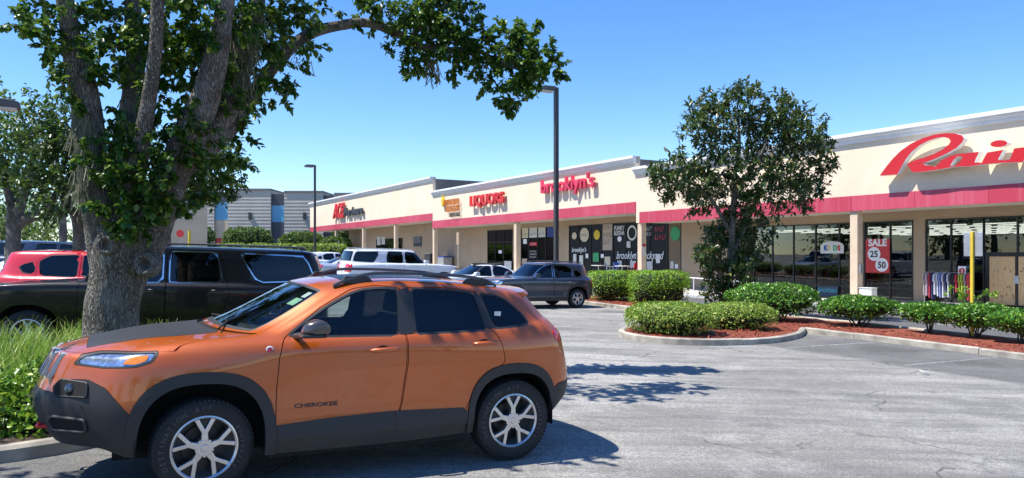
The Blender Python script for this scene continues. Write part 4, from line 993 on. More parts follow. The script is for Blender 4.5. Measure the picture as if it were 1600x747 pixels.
def jeep():
    Pm = dict(rings=JR, ns=7, nu=9, arches=[(.01, .46, .875), (2.70, .415, .825)], hw=.925, ymin=.45, R=.375, rim=.252, tw=.245, winset=.13,
              windows={'f': (wF, 'cg', .018), 'r': (wR, 'tg', .018), 'q': (wQ, 'tg', .018)}, glass_s=(8.08, 8.94), ws_u=2.75, rw_u=9.25,
              zones=jeep_zones, doors={'front_door': fd, 'rear_door': rd}, panels=[('hood', hood_f)], paint='jeep_paint', steer=math.radians(7),
              tyretext=[('DESTINATION', 3.55, .292), ('A/T', 1.78, .292), ('Firestone', -.62, -.292)], floor=(.24, .46))
    root, sh = make_car('orange_suv', 'orange metallic SUV with black hood decal, charcoal cladding and alloy wheels', 'car', Pm)
    # door cladding, proud of the doors
    base = Piece.of(sh); f = sidef(clad, .5)
    c = base.clip(np.minimum(f(base), base.V[:, 2] - .392)); nf = np.minimum(-sidef(fa_o)(c), -sidef(ra_o)(c)) - .004; c = c.clip(nf)
    for s_ in (-1, 1):
        h_ = c.clip(c.V[:, 1] * s_)
        for lo, hi in ((.3, .5475), (.5525, 1.538), (1.544, 2.5)):
            q = h_.clip(np.minimum(h_.V[:, 0] - lo, hi - h_.V[:, 0])); q.build('door_cladding', 'trim', root, .010, .012)
    # pillar blackouts
    for poly in ([(1.604, 1.592), (1.58, 1.2), (1.742, 1.207), (1.738, 1.594)], [(2.338, 1.552), (2.414, 1.226), (2.497, 1.238), (2.412, 1.546)]):
        pc = base.clip(sidef(poly, .4)(base))
        for s_ in (-1, 1): pc.clip(pc.V[:, 1] * s_).build('pillar_cover', 'matte_black', root, .0025, .004)
    # bright strip at the rear of the front window and along the mirror corner
    for poly in ([(1.592, 1.585), (1.571, 1.21), (1.579, 1.21), (1.600, 1.585)],):
        pc = base.clip(sidef(poly, .4)(base)); pc.clip(-pc.V[:, 1]).build('window_edge_strip', 'chrome', root, .005, .003)
    ys = lambda x, z: 0.0
    V = base.V; near = lambda x, z, lim=.45: V[np.argmin((V[:, 0] - x) ** 2 + (V[:, 2] - z) ** 2 + (V[:, 1] > -lim) * 9)]
    for x, z in ((1.44, 1.08), (2.39, 1.108)):
        for s_ in (-1, 1):
            y = abs(near(x, z)[1])
            m = MB(); m.lathe([(0, 0), (.045, 0)], 16, lambda a, b, h: (x - .02 + a * 1.5, s_ * (y + .0015), z - .005 + b)); m.build('handle_recess', 'gap', root)
            m = MB(); m.tube([(x - .125, s_ * (y + .002), z), (x - .10, s_ * (y + .035), z + .004), (x, s_ * (y + .045), z + .008), (x + .09, s_ * (y + .04), z + .008), (x + .125, s_ * (y + .002), z + .006)], [.012, .019, .021, .019, .012], 8); m.build('door_handle', 'jeep_paint', root, smooth=60)
    # mirrors
    for s_ in (-1, 1):
        y = .87
        prof = [(.70, 1.255), (.735, 1.335), (.82, 1.368), (.90, 1.345), (.925, 1.29), (.915, 1.245), (.80, 1.232)]
        rr = rnd_poly(prof, .03); rings = []
        cx_ = sum(p[0] for p in rr) / len(rr); cz_ = sum(p[1] for p in rr) / len(rr)
        m = MB(); vs = []; n_ = len(rr)
        for k, (yy, sc, dx) in enumerate(((y + .06, .62, .03), (y + .085, .9, .01), (y + .14, 1, 0), (y + .2, .93, .01), (y + .225, .7, .03), (y + .23, .35, .03))):
            vs += [(cx_ + (a - cx_) * sc + dx, s_ * yy, cz_ + (b - cz_) * sc) for a, b in rr]
        m.add(vs, [(k * n_ + i, k * n_ + (i + 1) % n_, (k + 1) * n_ + (i + 1) % n_, (k + 1) * n_ + i) for k in range(5) for i in range(n_)] + [tuple(range(n_)), tuple(range(5 * n_, 6 * n_))])
        mr = m.build('door_mirror', 'mirror_cap', root, smooth=50)
        MB().box((.80, s_ * (y + .12), 1.232), (.2, .2, .03)).build('mirror_base', 'matte_black', mr, bevel=.012)
        MB().tube([(.70, s_ * (y - .06), 1.205), (.74, s_ * (y + .09), 1.232)], .028, 8).build('mirror_arm', 'matte_black', mr, smooth=60)
    # roof rails
    for s_ in (-1, 1):
        pts = spline([(1.06, .585, 1.612), (1.20, .575, 1.672), (1.42, .57, 1.722), (1.8, .575, 1.725), (2.25, .57, 1.708), (2.52, .55, 1.672), (2.66, .535, 1.615)], 5)
        m = MB(); vs = []
        for x, y, z in pts: vs += [(x, s_ * (y - .018), z - .014), (x, s_ * (y + .022), z - .016), (x, s_ * (y + .018), z + .012), (x, s_ * (y - .012), z + .014)]
        n_ = len(pts); m.add(vs, [(i * 4 + k, i * 4 + (k + 1) % 4, i * 4 + 4 + (k + 1) % 4, i * 4 + 4 + k) for i in range(n_ - 1) for k in range(4)] + [(0, 1, 2, 3), tuple((n_ - 1) * 4 + k for k in (3, 2, 1, 0))])
        r_ = m.build('roof_rail', 'rail', root, bevel=.006)
        for x, z, y in ((1.27, 1.66, .575), (2.44, 1.645, .56)):
            m = MB(); m.prism([(-.17, -.03), (.17, -.03), (.1, .035), (-.1, .035)], lambda a, b, d: (x + a, s_ * (y + d), z + b), -.016, .016); m.build('rail_foot', 'matte_black', r_, bevel=.005)
    # sunroof
    m = MB(); gl = Piece.of(sh); gl = gl.clip(np.minimum(np.minimum(gl.V[:, 0] - 1.16, 2.15 - gl.V[:, 0]), np.minimum(.42 - abs(gl.V[:, 1]), gl.V[:, 2] - 1.6))); gl.build('sunroof', 'vinyl_black', root, .003, .006)
    # rear spoiler
    sp = Piece.of(sh); m = MB(); vs = []
    for k in range(13):
        y = -.60 + 1.2 * k / 12; d = (abs(y) / .60) ** 2; vs += [(2.78 - .06 * d, y, 1.617 - .05 * d), (3.10 - .12 * d, y * 1.02, 1.585 - .045 * d), (3.09 - .12 * d, y * 1.02, 1.562 - .045 * d), (2.86 - .06 * d, y, 1.555 - .05 * d)]
    m.add(vs, [(k * 4 + i, k * 4 + (i + 1) % 4, k * 4 + 4 + (i + 1) % 4, k * 4 + 4 + i) for k in range(12) for i in range(4)] + [(0, 1, 2, 3), (48, 49, 50, 51)]); m.build('rear_spoiler', 'jeep_paint', root, smooth=40)
    # grille: seven slots
    for k in range(-3, 4):
        y = k * .125; p = near_f(sh, y, 1.0); p0 = near_f(sh, y, .90); p1 = near_f(sh, y, 1.08)
        for nm, w_, e, mat in (('grille_surround', .056, .0, 'galv'), ('grille_slot', .04, -.006, 'gap')):
            m = MB(); out = rnd_poly([(-w_, 0), (w_, 0), (w_, 1), (-w_, 1)], .02, 3)
            f_ = lambda a, b, d: tuple(np.array([p0[0] + (p1[0] - p0[0]) * b - d, y + a, p0[2] + (p1[2] - p0[2]) * b])) if True else None
            sc = .0 if w_ > .05 else .012
            m.prism([(a, sc + b * (1 - 2 * sc)) for a, b in out], f_, -.02, .022 - e); m.build(nm, mat, root, bevel=.005)
    # fog lamp, lower intake, hooks, sensors, badge
    def nrm_f(y, z):
        V = sh.V; i = np.argmin((V[:, 1] - y) ** 2 + (V[:, 2] - z) ** 2 + (V[:, 0] > -.3) * 9); return Vector(V[i][:3]), Vector(sh.N[i])
    for s_ in (-1, 1):
        p, nn = nrm_f(.62 * s_, .845); tx = nn.cross(Vector((0, 0, 1))).normalized(); tz_ = tx.cross(nn)
        def on(a_, b_, d_): return tuple(p + tx * a_ + tz_ * b_ + nn * d_)
        rec = rnd_poly([(-.17, -.055), (.13, -.065), (.16, .0), (.10, .06), (-.15, .05)], .02) if s_ < 0 else rnd_poly([(.17, -.055), (-.13, -.065), (-.16, .0), (-.10, .06), (.15, .05)], .02)
        m = MB(); m.prism(rec, on, .012, -.01); m.build('fog_recess', 'gap', root)
        m = MB(); m.tube([on(a_, b_, .006) for a_, b_ in rec + rec[:1]], .008, 6); m.build('fog_bezel', 'trim', root, smooth=60)
        m = MB(); m.lathe([(0, .03), (.03, .028), (.04, .016), (.04, .0)], 20, lambda a_, b_, h: on(a_, b_, h)); m.build('fog_lamp_lens', 'fog', root, smooth=40)
        p, nn = nrm_f(.60 * s_, .575); tx = nn.cross(Vector((0, 0, 1))).normalized(); tz_ = tx.cross(nn)
        rec = rnd_poly([(-.17, -.05), (.14, -.06), (.17, .01), (.13, .05), (-.17, .045)], .03)
        m = MB(); m.prism(rec, on, .012, -.01); m.build('lower_intake', 'gap', root)
        m = MB(); m.tube([on(a_, b_, .012) for a_, b_ in rec + rec[:1]], .012, 6); m.build('intake_frame', 'trim', root, smooth=60)
        p = near_f(sh, .33 * s_, .5); m = MB(); m.tube(spline([(p[0] + .03, p[1] - .04, p[2] + .03), (p[0] - .05, p[1] - .04, p[2] + .03), (p[0] - .07, p[1], p[2] + .03), (p[0] - .05, p[1] + .04, p[2] + .03), (p[0] + .03, p[1] + .04, p[2] + .03)], 4), .013, 8); m.build('tow_hook', 'hook', root, smooth=60)
        for yy in (.28, .72):
            p = near_f(sh, yy * s_, .72); MB().lathe([(0, 0), (.012, 0)], 12, lambda a, b, h: (p[0] - .0085, p[1] + a, p[2] + b)).build('parking_sensor', 'galv', root)
        am = Piece.of(sh); am = am.clip(sidef(rnd_poly([(-.56, 1.035), (-.50, 1.085), (-.37, 1.10), (-.40, 1.055), (-.47, 1.032)], .01), .5)(am)); am.clip(am.V[:, 1] * s_).build('turn_lamp', 'amber', root, .0005, .003)
    p = near(.50, 1.235 if False else 1.15); MB().lathe([(0, .004), (.026, .004), (.03, 0)], 20, lambda a, b, h: (.49 + a, -abs(near(.49, 1.115)[1]) - .002 - h, 1.115 + b)).build('fender_badge', 'white', root)
    MB().lathe([(0, .008), (.02, .008)], 20, lambda a, b, h: (.49 + a, -abs(near(.49, 1.115)[1]) - .002 - h, 1.115 + b * .8)).build('badge_disc', 'red_pink', root)
    for s_ in (-1, 1):
        o = text_obj('door_badge', 'CHEROKEE', 'matte_black', root, (.69 if s_ < 0 else 1.04, s_ * (abs(near(.86, .65)[1]) + .003), .636), .045, .002, 0, .0012, sx=1.0, rot=(math.pi / 2, 0, 0 if s_ < 0 else math.pi))
        o.scale.x = .355 / max(v.co.x for v in o.data.vertices)
    # stickers
    m = MB(); b_ = near(2.62, 1.36); m.box((2.56, -abs(near(2.56, 1.335)[1]) - .004, 1.335), (.065, .002, .10)); m.build('window_sticker', 'tag', root)
    p = sh.point(8.62, -2.35); q = sh.point(8.62, -1.6); t = sh.point(8.86, -2.35)
    a, bb, c_ = (Vector(p), Vector(q), Vector(t)); nn = (bb - a).cross(c_ - a).normalized(); nn = nn if nn.z < 0 else -nn
    for k, (u0, u1, w0_, w1_, mm) in enumerate(((.0, .62, .05, .48, 'tag_green'), (.05, .42, .58, .92, 'tag'))):
        pts = [a + (bb - a) * u + (c_ - a) * w_ + nn * .012 for u, w_ in ((u0, w0_), (u1, w0_), (u1, w1_), (u0, w1_))]; MB().add([tuple(x_) for x_ in pts], [(0, 1, 2, 3)]).build('windshield_sticker', mm, root)
    # wipers
    for y0 in (-.42, .1):
        m = MB(); q0 = sh.point(8.05, 1.0); m.tube([(.14, y0 - .16, 1.262), (.24, y0 + .1, 1.30), (.20, y0 + .42, 1.285)], .009, 5); m.build('wiper', 'gap', root)
    # cabin
    for y in (-.37, .37): seat(root, 1.35, y, .62, .74)
    m = MB(); m.prism(rnd_poly([(2.0, .62), (2.45, .60), (2.72, 1.22), (2.55, 1.25), (2.38, .80), (2.0, .80)], .05), lambda a_, b_, d: (a_, d, b_), -.62, .62); m.build('rear_bench', 'seat', root, smooth=40)
    m = MB(); m.prism(rnd_poly([(.42, .75), (.95, .80), (.98, 1.02), (.85, 1.12), (.45, 1.19)], .04), lambda a_, b_, d: (a_, d, b_), -.70, .70); m.build('dashboard', 'car_int', root, smooth=40)
    m = MB(); m.tube([(1.08 + .06 * math.sin(t), -.37 + .18 * math.cos(t), 1.06 + .17 * math.sin(t)) for t in [2 * math.pi * k / 20 for k in range(21)]], .014, 6); m.build('steering_wheel', 'car_int', root, smooth=60)
    MB().bx(.5, 3.1, -.78, .78, .44, .52).build('cabin_floor', 'car_int', root)
    place(root, *JEEP_POS, JEEP_ANG); return root
def near_f(sh, y, z):
    V = sh.V; return V[np.argmin((V[:, 1] - y) ** 2 + (V[:, 2] - z) ** 2 + (V[:, 0] > -.3) * 9)][:3]
JEEP_ANG = math.radians(27.5)
_h = Vector((-2.3806, 5.7742)); _y = Vector((-math.sin(JEEP_ANG), math.cos(JEEP_ANG)))
JEEP_POS = tuple(_h + _y * .925)
J = jeep()
# ------------------------------------------------------------------ the other vehicles
def gen_rings(q):
    fo, wb, ro, hw = q['fo'], q['wb'], q['ro'], q['hw']
    def ring(xf, zf, xr, zr, y, zs, k=.83, ysc=1.0):
        m = (max(.6, xf + .6) + min(wb - .45, xr - .6)) / 2
        X_ = [xf, xf + .03, xf + .15, max(-.45, xf + .30), max(0, xf + .44), max(.6, xf + .62), m, min(wb - .45, xr - .62), min(wb + .2, xr - .42), xr - .15, xr - .03, xr]
        Y_ = [0, .52 * y, k * y, .965 * y, y, y, y, y, .99 * y, (k + .02) * y, .52 * y, 0]
        Z_ = [zf, zf, zf, zf * .65 + zs * .35, zf * .25 + zs * .75, zs, zs, zs, zs * .75 + zr * .25, zs * .35 + zr * .65, zr, zr]
        return list(zip(X_, Y_, Z_))
    F, Rr = -fo, wb + ro; b = q['belt']; hf, hc = q['hood_f'], q['cowl']; rz = q['roof']; tz = q['tail']
    xw, xt, xe, xb = q['ws0'], q['ws1'], q['roof_end'], q['rg0']; tb = q['tb']
    R_ = [ring(F + .10, .30, Rr - .1, .34, hw * .95, .26), ring(F + .01, .48, Rr - .01, .50, hw * .99, .42), ring(F, .62, Rr, .66, hw * .985, .62),
          ring(F + .03, hf - .22, Rr - .01, tz - .3, hw, .82), ring(F + .05, hf - .08, Rr - .03, tz - .12, hw * .995, b - .12), ring(F + .12, hf, Rr - .06, tz - .03, hw * .97, b - .05)]
    R_.append(ring((F + xw) / 2, hf * .4 + hc * .6, (Rr - .06) * .5 + xb * .5 if tb else Rr - .08, tz, hw * .94, b - .02))
    R_.append(ring(xw, hc, xb, q['rgz'], hw * .915, b, .80))
    y7 = hw * q.get('tumble', .74)
    R_.append(ring(xt, rz - .055, xe, rz - .075, y7, rz - .05, .84)); R_.append(ring(xt + .2, rz - .018, xe - .2, rz - .03, y7 * .85, rz - .018, .84))
    R_.append(ring(xt + .45, rz, xe - .5, rz - .008, y7 * .4, rz, .8)); R_.append([(p[0], 0, rz + .002) for p in ring(xt + .55, rz, xe - .6, rz, .1, rz)])
    return R_
def win_trim(q): return q.get('trim', .018)
def gen_car(name, label, cat, q, paint_, x, y, ang, group=None, detail=True):
    R_ = gen_rings(q); wins = {k: (rnd_poly(p, .03), q.get('side_glass', 'tg') if k != 'f' else q.get('front_glass', q.get('side_glass', 'tg')), win_trim(q)) for k, p in q['win'].items()}
    fo, wb, ro, hw, b = q['fo'], q['wb'], q['ro'], q['hw'], q['belt']; hf, tz = q['hood_f'], q['tail']
    hl = rnd_poly([(-fo - .05, hf - .20), (-fo - .05, hf - .07), (-fo + .42, hf - .02), (-fo + .36, hf - .14)], .02); tl = rnd_poly(q.get('tl', [(wb + ro - .26, tz - .08), (wb + ro + .1, tz - .08), (wb + ro + .1, tz - .36), (wb + ro - .16, tz - .34)]), .02)
    zones = [('headlamp', sidef(hl, .4), 'lamp', .002), ('tail_lamp', sidef(tl, .4), 'tail', .004)]
    zones.append(('lower_cladding', sidef([(-fo - .2, .1), (-fo - .2, .36), (wb + ro + .2, .40), (wb + ro + .2, .1)], .2), q.get('clad', 'trim'), .004))
    if q.get('flare'): zones[:0] = [('arch_flare', sidef(arch_poly(xx, q['R'] + .13, q['R'] * 2 + .15, -.2)), 'trim', .01) for xx in (0, wb)]
    zones.append(('grille*', lambda p: np.minimum(np.minimum(p.V[:, 2] - (hf - .38), hf - .10 - p.V[:, 2]), np.minimum(hw * .62 - abs(p.V[:, 1]), -p.V[:, 0] - .4)), 'matte_black', -.01))
    Pm = dict(rings=R_, ns=5, nu=5, arches=[(0, q['R'] + .075, q['R'] * 2 + .085), (wb, q['R'] + .075, q['R'] * 2 + .085)], hw=hw, ymin=.4 * hw, R=q['R'], rim=q['R'] * .64, tw=.23, winset=.13,
              windows=wins, glass_s=(7.08, 7.92), ws_u=2.7, rw_u=9.1, zones=zones, doors={'front_door': rnd_poly(q['fd'], .03), 'rear_door': rnd_poly(q['rd'], .03)}, panels=[], paint=paint_, trim_mat=q.get('trim_mat', 'matte_black'), style=q.get('style', 'split'), group=group, rw_mat=q.get('rw', 'tg'), ws_mat=q.get('ws', 'tg'), floor=(.26, .42))
    root, sh = make_car(name, label, cat, Pm); V = sh.V
    def yat(x_, z_): return abs(V[np.argmin((V[:, 0] - x_) ** 2 + (V[:, 2] - z_) ** 2 + (abs(V[:, 1]) < .4) * 9)][1])
    for s_ in (-1, 1):
        for hx in q['handles']:
            yy = yat(hx, b - .13); MB().tube([(hx - .1, s_ * yy, b - .13), (hx - .08, s_ * (yy + .035), b - .125), (hx + .08, s_ * (yy + .035), b - .125), (hx + .1, s_ * yy, b - .13)], .016, 6).build('door_handle', q.get('handle', paint_), root, smooth=60)
        mx = q['mirror']; yy = hw * .93
        m = MB(); m.prism(rnd_poly([(0, 0), (.05, .13), (.2, .15), (.24, .06), (.2, 0)], .03), lambda a, c, d: (mx + a, s_ * (yy + d), b + .02 + c), .05, .24); m.build('door_mirror', q.get('mir', paint_), root, bevel=.02)
        MB().tube([(mx + .1, s_ * (yy - .1), b + .01), (mx + .1, s_ * (yy + .1), b + .04)], .025, 6).build('mirror_arm', 'matte_black', root)
        if q.get('rails'):
            ry = hw * q.get('tumble', .74) * .86; x0, x1 = q['ws1'] + .3, q['roof_end'] - .25; rz = q['roof']
            MB().tube(spline([(x0, s_ * ry, rz - .02), (x0 + .15, s_ * ry, rz + .035), (x1 - .15, s_ * ry, rz + .03), (x1, s_ * ry, rz - .03)], 4), .017, 6).build('roof_rail', q.get('rail_mat', 'rail'), root, smooth=60)
    for y_ in (-.35, .35): seat(root, q['ws1'] + .1, y_, .5 + (q['roof'] - 1.45) * .55, .72)
    MB().bx(q['ws0'] + .1, wb + ro - .5, -hw + .2, hw - .2, .42, .5).build('cabin_floor', 'car_int', root)
    MB().box((wb + ro + .006, 0, tz - .28), (.012, .31, .16)).build('number_plate', 'offwhite', root)
    place(root, x, y, ang); return root
SUBURBAN = dict(fo=.98, wb=3.41, ro=1.34, hw=1.01, belt=1.27, hood_f=1.16, cowl=1.27, roof=1.89, tail=1.18, ws0=.62, ws1=1.32, roof_end=4.48, rg0=4.66, rgz=1.30, tb=False, R=.40, tumble=.80,
    win={'f': [(1.0, 1.285), (1.45, 1.72), (1.60, 1.775), (1.98, 1.79), (1.98, 1.275)], 'r': [(2.10, 1.79), (2.82, 1.79), (2.93, 1.30), (2.10, 1.275)], 'q': [(3.22, 1.78), (4.30, 1.755), (4.48, 1.34), (3.52, 1.30)]},
    fd=[(.72, 1.26), (.72, .42), (1.98, .42), (2.04, .7), (2.04, 1.83), (1.55, 1.81), (1.0, 1.38)], rd=[(2.05, 1.83), (2.05, .7), (2.0, .42), (2.72, .42), (2.95, .75), (3.06, 1.1), (2.98, 1.4), (2.9, 1.82)], handles=(1.86, 2.86), mirror=.86, rails=True, tl=[(4.5, 1.2), (5.0, 1.22), (5.0, .82), (4.55, .85)])
COMPACT = dict(fo=.85, wb=2.63, ro=.86, hw=.90, belt=1.06, hood_f=.98, cowl=1.07, roof=1.60, tail=1.06, ws0=.45, ws1=1.15, roof_end=3.18, rg0=3.34, rgz=1.14, tb=False, R=.34, tumble=.74, flare=True, rails=True,
    win={'f': [(.76, 1.07), (1.2, 1.42), (1.42, 1.505), (1.58, 1.515), (1.58, 1.06)], 'r': [(1.68, 1.515), (2.2, 1.49), (2.42, 1.38), (2.40, 1.09), (1.68, 1.065)], 'q': [(2.50, 1.37), (2.72, 1.30), (2.9, 1.17), (2.50, 1.11)]},
    fd=[(.58, 1.05), (.58, .4), (1.58, .4), (1.62, .6), (1.62, 1.55), (1.40, 1.54), (.75, 1.12)], rd=[(1.63, 1.55), (1.63, .6), (1.6, .4), (2.1, .4), (2.3, .72), (2.46, .85), (2.46, 1.4), (2.2, 1.53)], handles=(1.45, 2.34), mirror=.70, trim=.014, trim_mat='chrome')
SEDAN = dict(fo=.93, wb=2.78, ro=1.08, hw=.91, belt=.95, hood_f=.80, cowl=.97, roof=1.43, tail=1.0, ws0=.42, ws1=1.32, roof_end=2.45, rg0=3.25, rgz=1.06, tb=True, R=.33, tumble=.70, clad='matte_black',
    win={'f': [(.86, .98), (1.30, 1.27), (1.46, 1.335), (1.66, 1.345), (1.66, .96)], 'r': [(1.76, 1.345), (2.16, 1.33), (2.5, 1.23), (2.72, 1.07), (2.66, 1.0), (1.76, .97)]},
    fd=[(.62, .93), (.62, .35), (1.66, .35), (1.71, .55), (1.71, 1.38), (1.45, 1.37), (.85, 1.0)], rd=[(1.72, 1.38), (1.72, .55), (1.7, .35), (2.2, .35), (2.42, .68), (2.6, .82), (2.80, 1.04), (2.5, 1.26), (2.2, 1.36)], handles=(1.52, 2.42), mirror=.78, tl=[(3.5, 1.0), (4.0, 1.0), (4.0, .80), (3.55, .82)])
gen_car('black_suv', 'long black SUV with chrome window trim parked behind the grassy tree island', 'car', dict(SUBURBAN, trim=.02, trim_mat='chrome', ws='cg', front_glass='tg'), 'p_black', -8.1, 13.15, math.radians(15))
AM = math.atan2(MV.y, MV.x)
gen_car('white_suv', 'long white SUV with tinted windows and silver roof rails by the hardware store', 'car', dict(SUBURBAN, rail_mat='alloy'), 'p_white', -3.78, 37.1, AM + math.pi)
p = gnd(903, 481.5); c_ = Vector((p.x, p.y)) - MV * 2.63 + Vector((-MV.y, MV.x)) * .9
gen_car('slate_suv', 'slate blue compact SUV with silver roof rails parked at the clipped hedge', 'car', dict(COMPACT), 'p_navy', c_.x, c_.y, AM)
c2 = c_ + DV * 4.2 - MV * .2
gen_car('white_sedan', 'white sedan parked beside the slate blue SUV', 'car', dict(SEDAN), 'p_white', c2.x, c2.y, AM)
gen_car('red_suv', 'bright red SUV parked behind the black SUV hood', 'car', dict(COMPACT, flare=False, rails=False, trim_mat='matte_black'), 'p_red', -7.9, 17.6, math.radians(187)).scale = (1.06, 1.06, 1.07)
p = at(527, 410, 43); gen_car('silver_sedan', 'silver sedan half hidden behind the long white SUV', 'car', dict(SEDAN), 'p_silver', p.x + 2.4, p.y, AM + math.pi)
p = at(508, 410, 52); gen_car('white_hatchback', 'white car roof showing beyond the silver sedan', 'car', dict(COMPACT, rails=False, flare=False), 'p_white', p.x + 2.0, p.y, AM + math.pi)
for px, Y, spec, pt, lb, an in ((62, 27, SEDAN, 'p_white', 'white sedan roof beyond the bright red SUV', 187), (112, 31, SUBURBAN, 'p_blue', 'dark blue SUV in the far row behind the white sedan', 187), (40, 40, COMPACT, 'p_red', 'red car far off under the leftmost tree', 187), (150, 44, COMPACT, 'p_silver', 'silver compact car in the farthest row near the beige store', 187), (95, 52, SEDAN, 'p_navy', 'navy sedan in the farthest row by the beige store', 187)):
    p = at(px, 400, Y); gen_car('far_car', lb, 'car', dict(spec, rails=False), pt, p.x + 2, p.y, math.radians(an), 'cars in the far rows')
# ------------------------------------------------------------------ plants
MT['bark'] = None
def mk_bark():
    N = NT('grey_brown_bark'); tc = N.n('TexCoord').outputs['Object']
    mp = N.n('Mapping', {'Vector': tc, 'Scale': (1, 1, .20)}).outputs[0]
    v = N.n('TexVoronoi', {'Vector': N.n('VectorMath', {0: mp, 1: N.n('VectorMath', {0: N.n('TexNoise', {'Vector': mp, 'Scale': 9.0, 'Detail': 4.0}).outputs[1], 3: .16}, operation='SCALE').outputs[0]}, operation='ADD').outputs[0], 'Scale': 40.0}, feature='DISTANCE_TO_EDGE').outputs[0]
    n1 = N.noise(3.0, tc, 6, .6); n2 = N.noise(28, tc, 5, .6)
    col = N.mix(N.rng(v, .0, .22), (.085, .072, .060, 1), (.27, .24, .20, 1)); col = N.mix(N.rng(n1, .45, .65, 0, .6), col, (.40, .37, .32, 1)); col = N.mix(N.rng(n2, .5, .7, 0, .35), col, (.09, .085, .06, 1))
    N.p(Base_Color=col, Roughness=.92, Specular_IOR_Level=.2); N.bump(N.ma('ADD', N.rng(v, 0, .25), N.ma('MULTIPLY', n2, .5)), .9, .03); MT['bark'] = N.m
mk_bark()
MT['leaf_pear'] = leafmat('glossy_pear_leaf', '#1c3d12', '#3a6422', '#8a9a3a', .28, .34)
MT['leaf_oak'] = leafmat('oak_leaf', '#2c4a1c', '#51702e', '#7d8f45', .25, .5)
MT['leaf_dark'] = leafmat('dark_leaf', '#16300f', '#2a4a1a', '#4d6a2c', .22, .4)
MT['leaf_mag'] = leafmat('magnolia_leaf', '#263f1e', '#4a6338', '#8f7d52', .12, .3)
MT['leaf_box'] = leafmat('clipped_hedge_leaf', '#4f7f1c', '#86b030', '#bccb4c', .32, .4)
MT['leaf_holly'] = leafmat('holly_leaf', '#27541a', '#56882a', '#9abb48', .22, .3)
MT['leaf_pitt'] = leafmat('low_shrub_leaf', '#587f22', '#94ab42', '#c4c46c', .3, .45)
MT['leaf_jas'] = leafmat('ground_cover_leaf', '#3c6416', '#6f9426', '#a9bb3f', .3, .38)
MT['grass'] = leafmat('lily_turf_blade', '#48701a', '#82a033', '#bfc46a', .35, .45)
MT['moss'] = leafmat('hanging_moss', '#4d4f40', '#7b7a64', '#98937c', .2, .9)
MT['twig'] = pmat('twig_brown', (.075, .052, .036, 1), .9, .3, 9)
MT['core'] = pmat('shrub_inner_shade', (.018, .028, .010, 1), .95, .3, 5)  # near-black green standing in for the shade inside foliage
def leaf_mesh(name, C, D, U, size, aspect=.5, fold=.25, curl=.2, jitter=.35, seed=0):
    """C centres, D pointing directions, U rough up vectors -> folded pointed leaves, one island each"""
    rg = np.random.default_rng(seed); n = len(C); D = D / np.maximum(1e-9, np.linalg.norm(D, axis=1))[:, None]
    S = np.cross(D, U); S /= np.maximum(1e-9, np.linalg.norm(S, axis=1))[:, None]; Nn = np.cross(S, D)
    L = size * (1 + jitter * rg.uniform(-1, 1, n))[:, None]; Wd = L * aspect
    b = C; tip = C + D * L - Nn * L * curl; m1 = C + D * L * .28; m2 = C + D * L * .66 - Nn * L * curl * .3; f_ = Nn * Wd * fold
    V = np.stack([b, m1 + S * Wd * .47 + f_, m2 + S * Wd * .42 + f_, tip, m2 - S * Wd * .42 + f_, m1 - S * Wd * .47 + f_], axis=1).reshape(-1, 3); i = np.arange(n)[:, None] * 6
    T = np.concatenate([i + [0, 2, 1], i + [0, 3, 2], i + [0, 4, 3], i + [0, 5, 4]], axis=1).reshape(-1, 3)
    return tri_mesh(name, V, T)
def tri_mesh(name, V, T, quad=False):
    me = bpy.data.meshes.new(name); k = T.shape[1]; me.vertices.add(len(V)); me.vertices.foreach_set('co', V.astype(np.float32).ravel())
    me.loops.add(T.size); me.loops.foreach_set('vertex_index', T.astype(np.int32).ravel()); me.polygons.add(len(T))
    me.polygons.foreach_set('loop_start', np.arange(0, T.size, k, dtype=np.int32)); me.polygons.foreach_set('loop_total', np.full(len(T), k, dtype=np.int32)); me.update(calc_edges=True); me.validate(); return me
def unit(n, rg):
    v = rg.normal(size=(n, 3)); return v / np.linalg.norm(v, axis=1)[:, None]
def sprays(clusters, size, per=10, seed=0, droop=.25, tw=.5):
    """clusters: (centre, radius(3), twigs). returns leaf C, D, U and twig polylines"""
    rg = np.random.default_rng(seed); C, D, U, tws = [], [], [], []
    for c, r, nt in clusters:
        c = np.array(c, float); r = np.array(r, float) * np.ones(3)
        for _ in range(nt):
            u = unit(1, rg)[0]; q = c + u * r * rg.uniform(.15, .8) ** .6; out = u * .8 + unit(1, rg)[0] * .7; out[2] += .15; out /= np.linalg.norm(out)
            ln = tw * rg.uniform(.6, 1.3) * min(1, r.mean() * 1.3); pts = [q]
            for k in range(4):
                out = out + unit(1, rg)[0] * .25; out[2] -= droop * .25; out /= np.linalg.norm(out); pts.append(pts[-1] + out * ln / 4)
            tws.append(pts); P = np.array(pts)
            for k in range(per):
                t = (k + rg.uniform(0, 1)) / per * 4; i = min(3, int(t)); p = P[i] + (P[i + 1] - P[i]) * (t - i); ax_ = P[i + 1] - P[i]; ax_ = ax_ / np.linalg.norm(ax_)
                d = ax_ * .5 + unit(1, rg)[0] * .9; d[2] -= droop; C.append(p + unit(1, rg)[0] * size * .25); D.append(d); U.append(np.array([0, 0, 1.]) + unit(1, rg)[0] * .55)
    return np.array(C), np.array(D), np.array(U), tws
